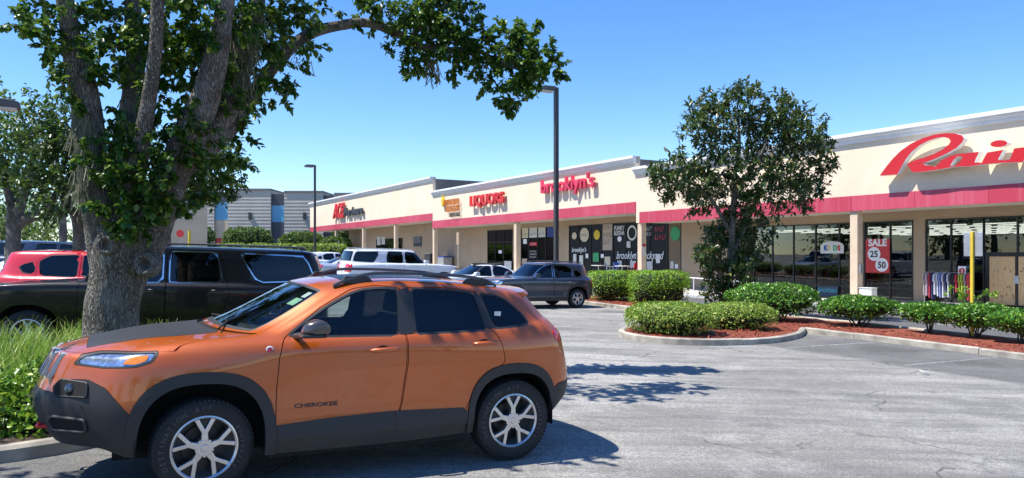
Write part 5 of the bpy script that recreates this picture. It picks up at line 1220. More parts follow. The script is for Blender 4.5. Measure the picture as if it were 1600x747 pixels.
def limb(mb, pts, r, n=9, seed=0, rough=.08, sub=5):
    """a woody limb through world points with radii, knobbly"""
    q = spline([tuple(p) + (rr,) for p, rr in zip([tuple(p) for p in pts], r)], sub); m0 = len(mb.v); rn = random.Random(seed)
    mb.tube([p[:3] for p in q], [max(.004, p[3]) for p in q], n)
    for i in range(m0, len(mb.v)):
        x, y, z = mb.v[i]; k = (i - m0) // n
        if k >= len(q): continue
        c = Vector(q[k][:3]); d = Vector((x, y, z)) - c; a = noise.noise((x * 3 + seed, y * 3, z * 1.1)) * 1.1 + noise.noise((x * 9, y * 9 + seed, z * 3)) * .6
        d *= 1 + rough * a * 1.6; mb.v[i] = tuple(c + d)
def twig_tubes(mb, tws, r=.008, n=3):
    for t in tws: mb.tube(t, [r * (1 - .2 * k) for k in range(len(t))], n, False)
def tree_obj(name, label, base, group=None): return thing(name, label, 'tree', base, 0, group)
def local(mb, o):
    mb.v = [tuple(Vector(p) - o) for p in mb.v]; return mb

# ---- the big foreground tree
TY = 9.5
tb = at(174, 520, TY); tb.z = G(tb.x, tb.y) + .1
T1 = tree_obj('shade_tree', 'big foreground tree with thick knotted trunk, hanging moss and long arching limb', tb)
wood = MB()
def A(px, py, Y=TY): return at(px, py, Y)
b0 = Vector((tb.x, tb.y, tb.z - .15))
limb(wood, [b0, b0 + Vector((0, 0, .25)), A(174, 510), A(181, 460), A(189, 425), A(195, 392), A(203, 355)], [.37, .335, .31, .31, .325, .36, .38], 18, 1, .07)
# stems
limb(wood, [A(170, 420), A(160, 370, 9.4), A(152, 310, 9.3), A(145, 250, 9.25), A(135, 170, 9.2), A(120, 100, 9.1), A(108, 40, 9.0), A(90, -80, 8.8), A(80, -220, 8.6)], [0.224, 0.206, 0.189, 0.172, 0.163, 0.138, 0.112, 0.086, 0.043], 12, 2)
limb(wood, [A(185, 400), A(183, 330, 9.5), A(190, 250, 9.6), A(205, 170, 9.7), A(212, 90, 9.8), A(208, 0, 9.9), A(215, -150, 10)], [0.224, 0.189, 0.163, 0.138, 0.120, 0.103, 0.052], 12, 3)
limb(wood, [A(210, 420), A(238, 350, 9.45), A(265, 285, 9.4), A(290, 225, 9.35), A(322, 150, 9.3), A(340, 80, 9.25), A(350, 20, 9.2), A(362, -60, 9.1), A(380, -200, 9)], [0.258, 0.232, 0.215, 0.206, 0.172, 0.138, 0.112, 0.086, 0.043], 12, 4)
limb(wood, [A(268, 275, 9.4), A(310, 228, 9.6), A(350, 180, 9.75), A(375, 120, 9.9), A(392, 50, 10), A(410, -40, 10.1), A(420, -150, 10.2)], [0.172, 0.163, 0.142, 0.120, 0.103, 0.077, 0.043], 12, 5)
limb(wood, [A(300, 245, 9.5), A(345, 215, 9.9), A(385, 165, 10.4), A(430, 100, 10.9), A(480, 55, 11.3), A(530, 40, 11.6), A(575, 36, 11.8), A(620, 52, 12), A(655, 72, 12.1), A(700, 78, 12.1), A(740, 78, 12.15), A(790, 100, 12.2), A(830, 118, 12.2)], [0.129, 0.120, 0.112, 0.099, 0.086, 0.077, 0.073, 0.065, 0.056, 0.047, 0.034, 0.024, 0.010], 9, 6, .05)
limb(wood, [A(640, 62, 12), A(670, 30, 12), A(700, 5, 12), A(720, -30, 12)], [0.043, 0.034, 0.026, 0.013], 6, 7)
limb(wood, [A(200, 330), A(215, 260, 9.1), A(232, 160, 8.9), A(245, 60, 8.7), A(250, -60, 8.5), A(280, -220, 8.0), A(300, -330, 6.8)], [0.138, 0.112, 0.095, 0.077, 0.065, 0.052, 0.026], 9, 8)
# burls and cut stubs
for (px, py, r_, Y) in ((228, 413, .15, 9.12), (168, 383, .12, 9.15)):
    c = A(px, py, Y); m = MB(); prof = [(r_ * 1.05, .09), (r_, .0), (r_ * .86, -.05), (r_ * .62, -.06), (r_ * .42, -.02), (r_ * .3, .06), (0, .09)]
    wood.lathe(prof, 16, lambda a, b, h: (c.x + a, c.y + h, c.z + b * 1.05))
local(wood, tb).build('trunk', 'bark', T1, smooth=180)
cl = []
def cp(px, py, Y, r, n, rz=None): cl.append((tuple(at(px, py, Y)), (r, r, rz or r * .9), n))
for px, py, Y, r, n in ((75, 25, 9, .55, 20), (95, 90, 8.9, .45, 18), (110, 130, 8.9, .35, 10), (60, -60, 8.8, .8, 26), (140, 50, 9.2, .5, 22), (170, 15, 9.5, .5, 18), (150, 110, 9.6, .45, 16), (200, 60, 9.9, .5, 20), (235, 110, 9.4, .4, 14), (255, 40, 9.2, .5, 20), (250, 160, 9.3, .35, 12), (275, 95, 9.5, .42, 18), (300, 50, 9.3, .5, 20), (310, 150, 9.6, .35, 12), (270, 205, 9.2, .4, 18), (250, 250, 9.1, .4, 18), (300, 255, 9.5, .4, 18), (225, 290, 9.1, .4, 18), (290, 300, 9.6, .35, 16), (200, 220, 9.2, .35, 14), (195, 330, 9.0, .32, 16), (175, 250, 8.95, .33, 14), (215, 335, 9.0, .3, 14), (165, 300, 8.95, .22, 7), (350, 60, 9.4, .45, 20), (345, 130, 9.6, .35, 14), (365, 190, 9.9, .35, 14), (390, 130, 10.1, .4, 18), (405, 60, 10.3, .45, 20), (430, 105, 10.6, .4, 16), (420, 30, 10.4, .45, 20), (465, 60, 11, .4, 16), (355, 245, 10.2, .3, 12), (390, 5, 10, .5, 20), (470, 15, 11, .4, 14), (325, 0, 9.3, .5, 18), (440, 140, 10.6, .25, 8),
        (555, 12, 11.7, .35, 12), (600, 20, 11.9, .45, 20), (645, 20, 12, .5, 30), (690, 10, 12, .5, 30), (720, 25, 12, .4, 22), (660, 55, 12.1, .45, 24), (630, 85, 12, .3, 10), (655, 100, 12.1, .3, 12), (695, 70, 12.1, .45, 26), (720, 60, 12.1, .35, 16), (755, 85, 12.15, .35, 18), (790, 70, 12.2, .4, 24), (820, 60, 12.3, .3, 14), (785, 110, 12.2, .45, 30), (825, 95, 12.25, .4, 24), (855, 110, 12.3, .3, 16), (800, 145, 12.2, .35, 20), (795, 165, 12.2, .18, 6), (845, 75, 12.3, .3, 12), (710, 100, 12, .28, 10), (770, 140, 12.1, .25, 8)): cp(px, py, Y, r, n)
rq = random.Random(21)
for k in range(17): cp(rq.uniform(120, 460), rq.uniform(-330, -60), rq.uniform(8.6, 11), .75, 16)          # the crown goes on above
for px, py, Y in ((330, -320, 6.4), (240, -330, 6.6)): cp(px, py, Y, .5, 12)
for px, py, Y in ((570, -60, 9.9), (640, -95, 10.0), (690, -60, 10.3), (610, -120, 9.6), (740, -75, 10.4)): cp(px, py, Y, .45, 22)
C, D, U, tws = sprays(cl, .085, 23, 5, .35, .5)
tm = MB(); twig_tubes(tm, tws, .006); stuff(link('twigs', (lambda m: (m.from_pydata([tuple(Vector(p) - tb) for p in tm.v], [], tm.f), m.materials.append(MT['twig']), m)[2])(bpy.data.meshes.new('twigs')), T1))
me = leaf_mesh('crown', C - np.array(tb), D, U, .085, .68, .12, .15, .35, 1); me.materials.append(MT['leaf_pear']); stuff(link('crown', me, T1))
# hanging moss
mv, mf = [], []; rg = np.random.default_rng(9)
def moss(px, py, Y, ln, spread, n):
    for _ in range(n):
        p = np.array(at(px, py, Y)) + rg.normal(size=3) * np.array([spread, spread * .6, spread]); l = ln * rg.uniform(.3, 1); o = len(mv); w_ = .006; d = rg.normal(size=2) * .04
        for k in range(5):
            q = p + np.array([d[0] * k * .4 + rg.normal() * .012, d[1] * k * .4 + rg.normal() * .012, -l * k / 4]); mv.append(q + [w_, 0, 0]); mv.append(q - [w_, 0, 0])
        for k in range(4): mf.append((o + 2 * k, o + 2 * k + 1, o + 2 * k + 3, o + 2 * k + 2))
for a in ((378, 30, 9.75, .75, .07, 130), (372, 70, 9.75, .7, .08, 150), (365, 100, 9.75, .5, .07, 100), (128, 170, 9.1, .7, .05, 110), (132, 230, 9.1, .55, .05, 90), (125, 290, 9.1, .35, .05, 50), (205, 160, 9.65, .35, .04, 40), (675, 100, 12.1, .4, .05, 30), (400, 20, 9.95, .4, .08, 60), (470, 90, 11, .2, .1, 15), (200, 210, 9.6, .3, .05, 40)): moss(*a)
me = tri_mesh('hanging_moss', np.array(mv) - np.array(tb), np.array(mf)); me.materials.append(MT['moss']); stuff(link('hanging_moss', me, T1))

# ---- simpler trees
def tree(name, label, base, H, trunk_r, stems, clusters, leaf, lsize, per=12, group=None, seed=0, aspect=.5, tw=.6, droop=.2):
    r = tree_obj(name, label, base, group); w_ = MB(); b_ = Vector(base)
    for k, (pts, rad) in enumerate(stems): limb(w_, pts, rad, 8, seed + k, .06, 4)
    local(w_, b_).build('trunk', 'bark', r, smooth=180)
    C, D, U, tws = sprays(clusters, lsize, per, seed, droop, tw); me = leaf_mesh('crown', C - np.array(b_), D, U, lsize, aspect, .12, .15, .35, seed); me.materials.append(MT[leaf]); stuff(link('crown', me, r))
    tm = MB(); twig_tubes(tm, tws[::2], .008); m2 = bpy.data.meshes.new('twigs'); m2.from_pydata([tuple(Vector(p) - b_) for p in tm.v], [], tm.f); m2.materials.append(MT['twig']); stuff(link('twigs', m2, r)); return r
# magnolia in the long bed
pb = gnd(1137, 492); YM = pb.y
def B(px, py, dy=0): return at(px, py, YM + dy)
mg = []; rq = random.Random(4)
for px, py, r, n in ((1150, 165, .75, 20), (1120, 185, .6, 16), (1195, 190, .75, 22), (1225, 195, .6, 16), (1250, 215, .6, 16), (1265, 240, .55, 14), (1165, 215, .8, 26), (1110, 225, .7, 20), (1215, 240, .8, 26), (1060, 265, .7, 24), (1035, 275, .5, 14), (1085, 285, .75, 24), (1130, 265, .8, 28), (1180, 275, .85, 30), (1230, 280, .7, 20), (1270, 270, .5, 12), (1050, 300, .45, 12), (1090, 315, .5, 14), (1140, 310, .75, 24), (1190, 320, .7, 22), (1235, 305, .55, 14), (1275, 300, .4, 8), (1150, 350, .65, 22), (1120, 370, .6, 20), (1180, 365, .6, 18), (1100, 400, .45, 14), (1140, 400, .65, 24), (1170, 400, .6, 20), (1120, 430, .5, 16), (1160, 435, .55, 18), (1145, 460, .5, 16), (1115, 455, .35, 9), (1260, 320, .3, 6), (1285, 225, .35, 7), (1095, 180, .6, 12), (1082, 205, .55, 11), (1240, 178, .55, 12), (1215, 168, .5, 10), (1272, 205, .5, 10), (1287, 255, .4, 8), (1160, 148, .45, 9), (1105, 160, .4, 7)):
    for _ in range(1): mg.append((tuple(B(px, py, rq.uniform(-.8, .8))), (r * .92, r * .92, r * .75), int(n * 2.05)))
tree('magnolia_tree', 'upright magnolia with glossy dark leaves in the mulch bed before the shops', pb, 8, .2,
     [([pb - Vector((0, 0, .15)), pb + Vector((0, 0, .4)), B(1140, 440), B(1143, 380), B(1148, 300), B(1155, 220), B(1152, 160)], [.17, .15, .13, .12, .10, .06, .02]), ([B(1142, 400), B(1170, 340, .3), B(1200, 270, .5), B(1235, 215, .5)], [.10, .08, .06, .02]), ([B(1144, 370), B(1110, 310, -.3), B(1065, 275, -.4)], [.08, .06, .02]), ([B(1148, 300), B(1190, 240, -.5), B(1205, 190, -.6)], [.08, .05, .02]), ([B(1138, 460), B(1125, 430, -.2), B(1105, 400, -.3)], [.06, .04, .02])],
     mg, 'leaf_mag', .17, 15, None, 31, .42, .6, .05)
# trees behind the cars on the left
def bg_tree(name, label, px, Y, clusters, leaf, ls, stems=None, tr=.22, group='trees across the car park', seed=0, per=12, tw=.8):
    b_ = at(px, 400, Y); b_.z = G(b_.x, b_.y); K = lambda x, y, d=0: at(x, y, Y + d); rr = random.Random(seed)
    st = [([b_ - Vector((0, 0, .2))] + [K(*p) for p in s_], [tr * t for t in ([1] + [max(.15, .8 - .18 * i) for i in range(len(s_))])]) for s_ in stems]
    tree(name, label, b_, 8, tr, st, [(tuple(K(x, y, rr.uniform(-1, 1) * r_)), (r_, r_, r_ * .85), n) for x, y, r_, n in clusters], leaf, ls, per, group, seed, .55, tw)
bg_tree('oak_tree', 'pale green oak with forked bare trunk beside the beige store', 22, 24, [(0, 200, 1.0, 30), (25, 195, .9, 26), (-25, 230, 1.1, 30), (20, 240, 1.0, 34), (45, 250, .8, 22), (-10, 270, 1.0, 30), (35, 280, .8, 24), (10, 295, .6, 12), (60, 220, .6, 12), (-40, 180, 1, 20)], 'leaf_oak', .16, [[(20, 360), (18, 320), (8, 280), (0, 230)], [(22, 365), (35, 310), (48, 270), (50, 240)], [(21, 362), (70, 330), (90, 300), (110, 270)]], .24, seed=41, per=15)
bg_tree('dense_tree', 'dense dark leafy tree with leaning stems behind the red SUV', 125, 20, [(75, 195, .7, 30), (105, 185, .6, 24), (60, 220, .7, 30), (95, 225, .8, 40), (125, 215, .6, 26), (70, 255, .8, 38), (110, 260, .8, 38), (140, 250, .6, 20), (85, 290, .7, 30), (120, 295, .7, 26), (55, 285, .5, 14), (60, 300, .5, 14), (100, 315, .5, 14), (150, 290, .6, 18), (140, 200, .4, 12)], 'leaf_dark', .13, [[(122, 360), (108, 320), (95, 280), (85, 230)], [(124, 365), (130, 320), (120, 270), (110, 210)], [(123, 362), (140, 330), (160, 290)]], .17, seed=42, per=16)
bg_tree('leafy_tree', 'dark leafy tree showing right of the big trunk above the black SUV', 262, 19, [(300, 240, .6, 26), (330, 245, .55, 26), (350, 268, .45, 20), (320, 275, .6, 28), (290, 275, .6, 26), (360, 285, .35, 14), (335, 295, .4, 16), (305, 300, .35, 12), (270, 260, .6, 24), (255, 300, .5, 18), (230, 270, .6, 20), (355, 250, .25, 8)], 'leaf_dark', .13, [[(258, 350), (270, 310), (300, 270), (330, 255)], [(260, 355), (255, 310), (250, 270)]], .13, seed=43, per=15)
bg_tree('slim_tree', 'slim tree with bare forked stems near the beige store', 98, 38, [(85, 300, 1.1, 24), (110, 310, 1.0, 20), (95, 280, 1.2, 26), (130, 300, .8, 14)], 'leaf_oak', .18, [[(97, 350), (85, 325), (75, 310)], [(99, 350), (98, 320), (108, 300)]], .2, seed=44)
rq = random.Random(77)
for k, (px, Y, top) in enumerate(((-60, 60, 290), (5, 75, 322), (40, 85, 325), (-20, 90, 300), (70, 110, 330), (225, 95, 318), (-120, 70, 270), (180, 120, 325))):
    bg_tree('far_tree', ('rounded far tree closing the view at the car park edge', 'broad far tree in the green line beyond the parked cars')[k % 2], px, Y, [(px + rq.uniform(-28, 28), top + rq.uniform(8, 55), Y * .028 * rq.uniform(.8, 1.2), 16) for _ in range(11)], 'leaf_oak', .011 * Y ** .5 * 3.2, [[(px, 370), (px + 4, 345), (px + 8, 330)]], .3, 'far trees beyond the car park', 60 + k, 12, 1.6)

# ---- shrubs
def bush(name, label, cx, cy, rx, ry, h, leaf, ls, n, rz=0, group=None, seed=0, boxy=2.6, lift=.0, cat='shrub', lump=.12, stems=0, top_light=True, zb=None):
    g = G(cx, cy) + (.1 if zb is None else zb); r = thing(name, label, cat, (cx, cy, g), rz, group); rg = np.random.default_rng(seed)
    d = unit(n, rg); d[:, 2] = np.abs(d[:, 2]) * np.where(rg.uniform(size=n) < .82, 1, -1)
    k = (np.abs(d) ** boxy).sum(axis=1) ** (-1 / boxy); ctr = np.array([0, 0, lift + (h - lift) * .5]); R_ = np.array([rx, ry, (h - lift) * .5])
    P = d * k[:, None] * R_
    nz = np.array([noise.noise((p[0] * 2.3 + seed, p[1] * 2.3, p[2] * 2.6)) + .5 * noise.noise((p[0] * 6 + seed, p[1] * 6, p[2] * 6)) for p in P])
    sc = (1 + lump * nz) * (1 - .20 * rg.uniform(0, 1, n) ** 2.2); P = P * sc[:, None] + ctr
    Dd = d * .5 + unit(n, rg) * .8; Dd[:, 2] += .35; me = leaf_mesh('foliage', P, Dd, d + unit(n, rg) * .6 + np.array([0, 0, .4]), ls, .58, .12, .12, .4, seed); me.materials.append(MT[leaf]); stuff(link('foliage', me, r))
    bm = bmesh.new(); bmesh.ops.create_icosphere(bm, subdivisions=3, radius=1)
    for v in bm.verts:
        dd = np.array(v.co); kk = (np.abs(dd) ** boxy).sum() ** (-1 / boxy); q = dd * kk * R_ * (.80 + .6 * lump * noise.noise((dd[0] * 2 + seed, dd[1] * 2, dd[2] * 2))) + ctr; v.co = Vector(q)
    m2 = bpy.data.meshes.new('shade_core'); bm.to_mesh(m2); bm.free(); m2.materials.append(MT['core']); link('shade_core', m2, r, 180)  # solid dark blob, the shade inside the bush put into its colour
    if stems:
        for s_ in range(stems):
            mb = MB(); a = rg.uniform(0, 6.28); e = rg.uniform(.2, .65); mb.tube([(rg.normal() * .05, rg.normal() * .05, -.1), (math.cos(a) * rx * e * .5, math.sin(a) * ry * e * .5, lift * .7), (math.cos(a) * rx * e, math.sin(a) * ry * e, lift + .25)], [.022, .017, .01], 5); mb.build('stem', 'twig', r, smooth=60)
    return r
def bush_px(name, label, x0, x1, ytop, ybase, leaf, ls, n, depth=.8, hsc=1.0, **kw):
    c = gnd((x0 + x1) / 2, ybase); c = c + Vector((MV.x, MV.y, 0)) * 0; Y = c.y + depth * .6; half = (x1 - x0) / 2 / FPX * Y; zt = at((x0 + x1) / 2, ytop, Y).z
    cx, cy = c.x * Y / c.y, Y; return bush(name, label, cx, cy, half, depth, zt - G(cx, cy) - .1, leaf, ls, n, 0, **kw)
bush_px('clipped_hedge', 'bright green clipped hedge behind the slate blue SUV', 920, 1000, 424, 474, 'leaf_box', .06, 6500, 1.1, boxy=7, seed=1, lump=.07, cat='hedge', zb=.1)
bush_px('clipped_hedge', 'bright green clipped hedge end beside the handrail', 985, 1071, 424, 482, 'leaf_box', .06, 7000, 1.1, boxy=7, seed=2, lump=.07, cat='hedge', zb=.1)
bush_px('low_shrub', 'low rounded yellow green shrub filling the rounded end of the mulch bed', 982, 1115, 474, 530, 'leaf_pitt', .055, 7000, 1.0, seed=3, boxy=3, lump=.10)
bush_px('low_shrub', 'low rounded yellow green shrub against the darker holly bush', 1095, 1206, 474, 522, 'leaf_pitt', .055, 6000, .95, seed=4, boxy=3, lump=.10)
bush_px('holly_shrub', 'dark green bush beside the magnolia trunk', 1140, 1278, 445, 508, 'leaf_holly', .075, 6500, 1.0, seed=5, boxy=2.5, lump=.14, lift=.12, stems=5)
bush_px('holly_shrub', 'spreading bright bush standing alone on thin stems in the mulch', 1283, 1403, 464, 517, 'leaf_holly', .075, 4800, .75, seed=6, boxy=2.3, lump=.16, lift=.22, stems=9)
bush_px('holly_shrub', 'tall stemmed bush left of the yellow post', 1415, 1490, 474, 528, 'leaf_holly', .075, 3400, .55, seed=7, boxy=2.4, lump=.18, lift=.28, stems=7)
bush_px('holly_shrub', 'bush growing around the foot of the yellow post', 1478, 1572, 476, 536, 'leaf_holly', .075, 4200, .6, seed=8, boxy=2.4, lump=.18, lift=.28, stems=8)
bush_px('holly_shrub', 'bush at the end of the row past the yellow post', 1550, 1650, 486, 545, 'leaf_holly', .075, 4200, .6, seed=9, boxy=2.4, lump=.18, lift=.28, stems=8)
for k, v in enumerate((.8, -1.6, -4.1)): q = M2W(v, 17.9); bush('holly_shrub', 'holly bush in the mulch bed beyond the yellow post row', q.x, q.y, .95, .6, .95, 'leaf_holly', .075, 2500, group='holly bushes farther along the bed', seed=90 + k, lift=.4, stems=5, boxy=2.4)
for k, v in enumerate(range(33, 57, 3)): q = M2W(v, 18.0); bush('clipped_hedge', 'length of clipped hedge in the far mulch bed past the slate SUV', q.x, q.y, 1.3, .8, .9 if k > 2 else .75, 'leaf_box', .075, 1600, RZ, 'far clipped hedge lengths', 120 + k, 4, 0, 'hedge', .07)
# new shoots and a young plant by the post
q = gnd(1510, 512); r_ = thing('young_shrub', 'pale leafy shoots rising beside the yellow post', 'plant', (q.x, q.y, G(q.x, q.y) + .1)); rg = np.random.default_rng(3)
cs = [((rg.normal() * .25, rg.normal() * .12, rg.uniform(.75, 1.12)), (.2, .2, .14), 4) for _ in range(7)]; C, D, U, tws = sprays(cs, .07, 14, 3, .1, .35)
me = leaf_mesh('foliage', C, D, U, .085, .4, .1, .2, .3, 4); me.materials.append(MT['leaf_box']); stuff(link('foliage', me, r_)); mb = MB()
mb.tube([(0, 0, -.1), (0, 0, .9)], .012, 5); mb.build('stem', 'twig', r_)
# mulch chips
rg = np.random.default_rng(12); P = []
vv_, ww_ = rg.uniform(-2, 26, 30000), rg.uniform(11, 18.7, 30000); ok_ = sdf(outline, vv_, ww_) > .12
for v, w_ in zip(vv_[ok_][:9000], ww_[ok_][:9000]): q = M2W(v, w_); P.append((q.x, q.y, bedh(q.x, q.y) + .012))
P = np.array(P); Dd = rg.normal(size=P.shape); Dd[:, 2] *= .25; me = leaf_mesh('mulch_chips', P, Dd, np.tile([0, 0, 1.], (len(P), 1)) + rg.normal(size=P.shape) * .3, .075, .3, .1, 0, .5, 3); me.materials.append(MT['chip'])
o = link('mulch_chips', me); stuff(o); tag(o, 'red brown shredded bark chips on the planting bed', 'mulch')

# ---- tree island: lily turf and ground cover
def in_isle(px_, py_): v, w_ = vw(Vector((px_, py_))); return sdf(isle, np.array([v]), np.array([w_]))[0]
rg = np.random.default_rng(5); V_, F_ = [], []
def clump(x, y, nb, ln):
    z = G(x, y) + .1
    for _ in range(nb):
        a = rg.uniform(0, 6.283); l = ln * rg.uniform(.6, 1.15); e = rg.uniform(.25, .75); o = len(V_); w_ = rg.uniform(.006, .011); c, s_ = math.cos(a), math.sin(a); px_, py_ = -s_ * w_, c * w_; x0, y0 = x + rg.normal() * .05, y + rg.normal() * .05
        for k in range(5):
            t = k / 4; rr = l * e * t * t * 1.05 + .02 * t; zz = z + l * (t * 1.1 - .55 * e * t * t * t * 1.35); f = (1 - t * .9)
            V_.append((x0 + c * rr + px_ * f, y0 + s_ * rr + py_ * f, zz)); V_.append((x0 + c * rr - px_ * f, y0 + s_ * rr - py_ * f, zz))
        for k in range(4): F_.append((o + 2 * k, o + 2 * k + 1, o + 2 * k + 3, o + 2 * k + 2))
n_ = 0; tries = 0
while n_ < 620 and tries < 20000:
    tries += 1; v, w_ = rg.uniform(9.5, 14.1), rg.uniform(-8, 1.9)
    if sdf(isle, np.array([v]), np.array([w_]))[0] < .22: continue
    q = M2W(v, w_)
    if (q.x - tb.x) ** 2 + (q.y - tb.y) ** 2 < .3: continue
    if v < 9.6: continue
    clump(q.x, q.y, 26, .70); n_ += 1
me = tri_mesh('lily_turf', np.array(V_), np.array(F_)); me.materials.append(MT['grass']); o = link('lily_turf', me); stuff(o); tag(o, 'tufts of yellow green lily turf around the big trunk', 'grass')
# leafy cover along the near edge of the island
rg = np.random.default_rng(15); P, Dn = [], []
gc = [(8.95, -.15, .75, .62), (9.0, -1.1, .85, .72), (9.05, -2.1, .9, .78), (9.1, -3.2, .9, .8), (9.3, -4.4, .9, .8), (9.6, .55, .6, .42), (9.2, -5.5, .9, .8), (10.2, .95, .4, .3)]
for (v, w_, rr, hh) in gc:
    q = M2W(v, w_); n0 = 2600 if rr > .7 else 1300; d = unit(n0, rg); d[:, 2] = abs(d[:, 2]); s_ = 1 - .2 * rg.uniform(0, 1, n0) ** 2; nz = np.array([noise.noise((t[0] * 2.5 + v * 3, t[1] * 2.5, t[2] * 3)) for t in d])
    P.append(np.array([q.x, q.y, G(q.x, q.y) + .08]) + d * np.array([rr, rr, hh]) * (s_ * (1 + .16 * nz))[:, None]); Dn.append(d)
P = np.vstack(P); Dn = np.vstack(Dn); Dd = Dn * .4 + rg.normal(size=P.shape) * .5; Dd[:, 2] += .2
me = leaf_mesh('ground_cover', P, Dd, Dn + rg.normal(size=P.shape) * .4 + np.array([0, 0, .5]), .06, .6, .1, .1, .4, 8); me.materials.append(MT['leaf_jas']); o = link('ground_cover', me); stuff(o); tag(o, 'glossy leafy ground cover spilling over the tree island kerb', 'ground cover')
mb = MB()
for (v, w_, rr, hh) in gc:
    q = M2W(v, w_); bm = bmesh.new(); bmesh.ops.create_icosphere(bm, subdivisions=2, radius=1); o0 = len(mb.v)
    mb.add([(q.x + p.co.x * rr * .82, q.y + p.co.y * rr * .82, G(q.x, q.y) + p.co.z * hh * .82) for p in bm.verts], [tuple(x_.index for x_ in f.verts) for f in bm.faces]); bm.free()  # solid dark mounds that paint the shade under the leaves
o = stuff(mb.build('cover_shade_core', 'core', smooth=180)); tag(o, 'dark core standing in for the shade inside the leafy ground cover', 'ground cover')

# unseen trees added around the car park to darken what glass and paint mirror
src = [o for o in COL.objects if o.name.startswith('far_tree') and o.parent is None][:2]; rq = random.Random(8)
for k, (x, y) in enumerate([(-58, -30 + 7 * j) for j in range(12)] + [(-30 + 13 * j, -34 - (j % 2) * 6) for j in range(7)]):
    c = copy_tree(src[k % 2]); c.location = (x + rq.uniform(-3, 3), y + rq.uniform(-3, 3), 0); c.location.z = G(c.location.x, c.location.y) - .2; c.rotation_euler.z = rq.uniform(0, 6); c.scale = (1.5, 1.5, 1.25)
    c['label'] = 'rounded unseen tree added at the car park edge to darken reflections'; c['group'] = 'unseen trees added for the reflections'

q = M2W(9.3, -8.2); tree('shade_tree', 'broad leafy tree on the same grassy island as the big knotted tree', q, 8, .25,
  [([q - Vector((0, 0, .2)), q + Vector((.1, .1, 1.5)), q + Vector((1.0, .2, 3.2)), q + Vector((2.6, .6, 4.6)), q + Vector((4.6, 1.1, 5.4))], [.28, .24, .2, .12, .04]), ([q + Vector((.1, .1, 1.4)), q + Vector((-.8, -.5, 3.6)), q + Vector((-1.6, -1.0, 5.6))], [.2, .14, .04])],
  [(tuple(q + Vector(o_)), (r_, r_, r_ * .8), n) for o_, r_, n in (((4.9, 1.2, 5.6), .6, 30), ((4.2, .6, 5.2), .7, 34), ((3.6, 1.2, 6.0), .9, 40), ((2.4, .2, 5.4), 1.0, 40), ((1.0, .6, 6.2), 1.2, 40), ((-.8, -.4, 6.4), 1.3, 40), ((-2, -1.4, 5.4), 1.2, 36), ((.4, -1.4, 5.4), 1.2, 36))], 'leaf_pear', .10, 16, None, 51, .65, .6)
# ------------------------------------------------------------------ poles, signs, furniture, far buildings
def lamp(name, label, v, w, H, head=-1, hl=.75, group='car park light poles'):
    r = mall_thing(name, label, 'light pole', v, w, None, group)
    MB().lathe([(.24, -.1), (.24, .55), (.22, .6), (0, .6)], 20).build('concrete_base', 'concrete', r, smooth=40)
    MB().bx(-.085, .085, -.085, .085, .6, H).build('pole', 'bronze', r, bevel=.012); MB().bx(-.14, .14, -.14, .14, .6, .63).build('base_plate', 'bronze', r)
    hd = MB(); x0 = .12; hd.prism([(x0, H - .16), (x0 + hl, H - .20), (x0 + hl, H - .06), (x0 + hl * .8, H + .0), (x0, H + .02)], lambda p, q, d: (d, -p, q), -.2, .2); h_ = hd.build('lamp_head', pmat('lamp_head_grey', (.10, .095, .09, 1), .5), r, bevel=.03)
    MB().bx(-.16, .16, -x0 - hl + .06, -x0 - .06, H - .235, H - .19).build('lens', 'offwhite', h_)
    MB().bx(-.05, .05, -x0, -.085, H - .12, H - .02).build('bracket', 'bronze', r); return r
for px, lab, y_top in ((869, 'tall bronze car park light pole rising behind the slate blue SUV', 137), (492, 'tall bronze light pole in front of the hardware store corner', 258)):
    w = 17.9; v = vpx(px, w); q = M2W(v, w); H = at(px, y_top, q.y).z - q.z; lamp('light_pole', lab, v, w, H)
q = at(-38, 400, 17.5); v, w = vw(q); lamp('light_pole', 'light pole whose lamp head shows above the leafy trees', v, w, at(0, 152, 17.5).z - G(q.x, q.y)).rotation_euler.z += math.pi
# yellow sign post
v = vpx(1519, 19.6); r = mall_thing('sign_post', 'yellow square post carrying a sign seen from behind', 'sign', v, 19.6); q = r.location
zt = at(1519, 362, q.y).z - q.z; MB().bx(-.035, .035, -.035, .035, -.1, zt).build('post', 'yellow', r, bevel=.006)
MB().bx(-.23, .23, .036, .05, zt - .62, zt - .02).build('sign_back', 'galv', r, bevel=.012)
v, z = on_w(716, 400, 27); r = mall_thing('sign_post', 'thin pale post with a narrow sign before the tan wall', 'sign', v, 27); zt = at(716, 363, r.location.y).z - r.location.z
MB().tube([(0, 0, -.1), (0, 0, zt)], .045, 8).build('post', 'cream_print', r); MB().bx(-.22, .22, -.06, -.048, zt - 1.0, zt).build('sign_back', 'tan', r)
for px in (526.5, 493):
    v = vpx(px + 2.5, 30.3); r = mall_thing('parking_sign', 'small blue and white accessible parking sign at the hardware store columns', 'sign', v, 30.3, walk_z(v), 'accessible parking signs'); MB().tube([(0, 0, 0), (0, 0, 2.6)], .03, 6).build('post', 'galv', r)
    MB().bx(-.2, .2, -.05, -.035, 1.7, 2.6).build('sign_face', 'white', r); MB().bx(-.17, .17, -.056, -.0505, 2.15, 2.56).build('blue_panel', 'blue', r)
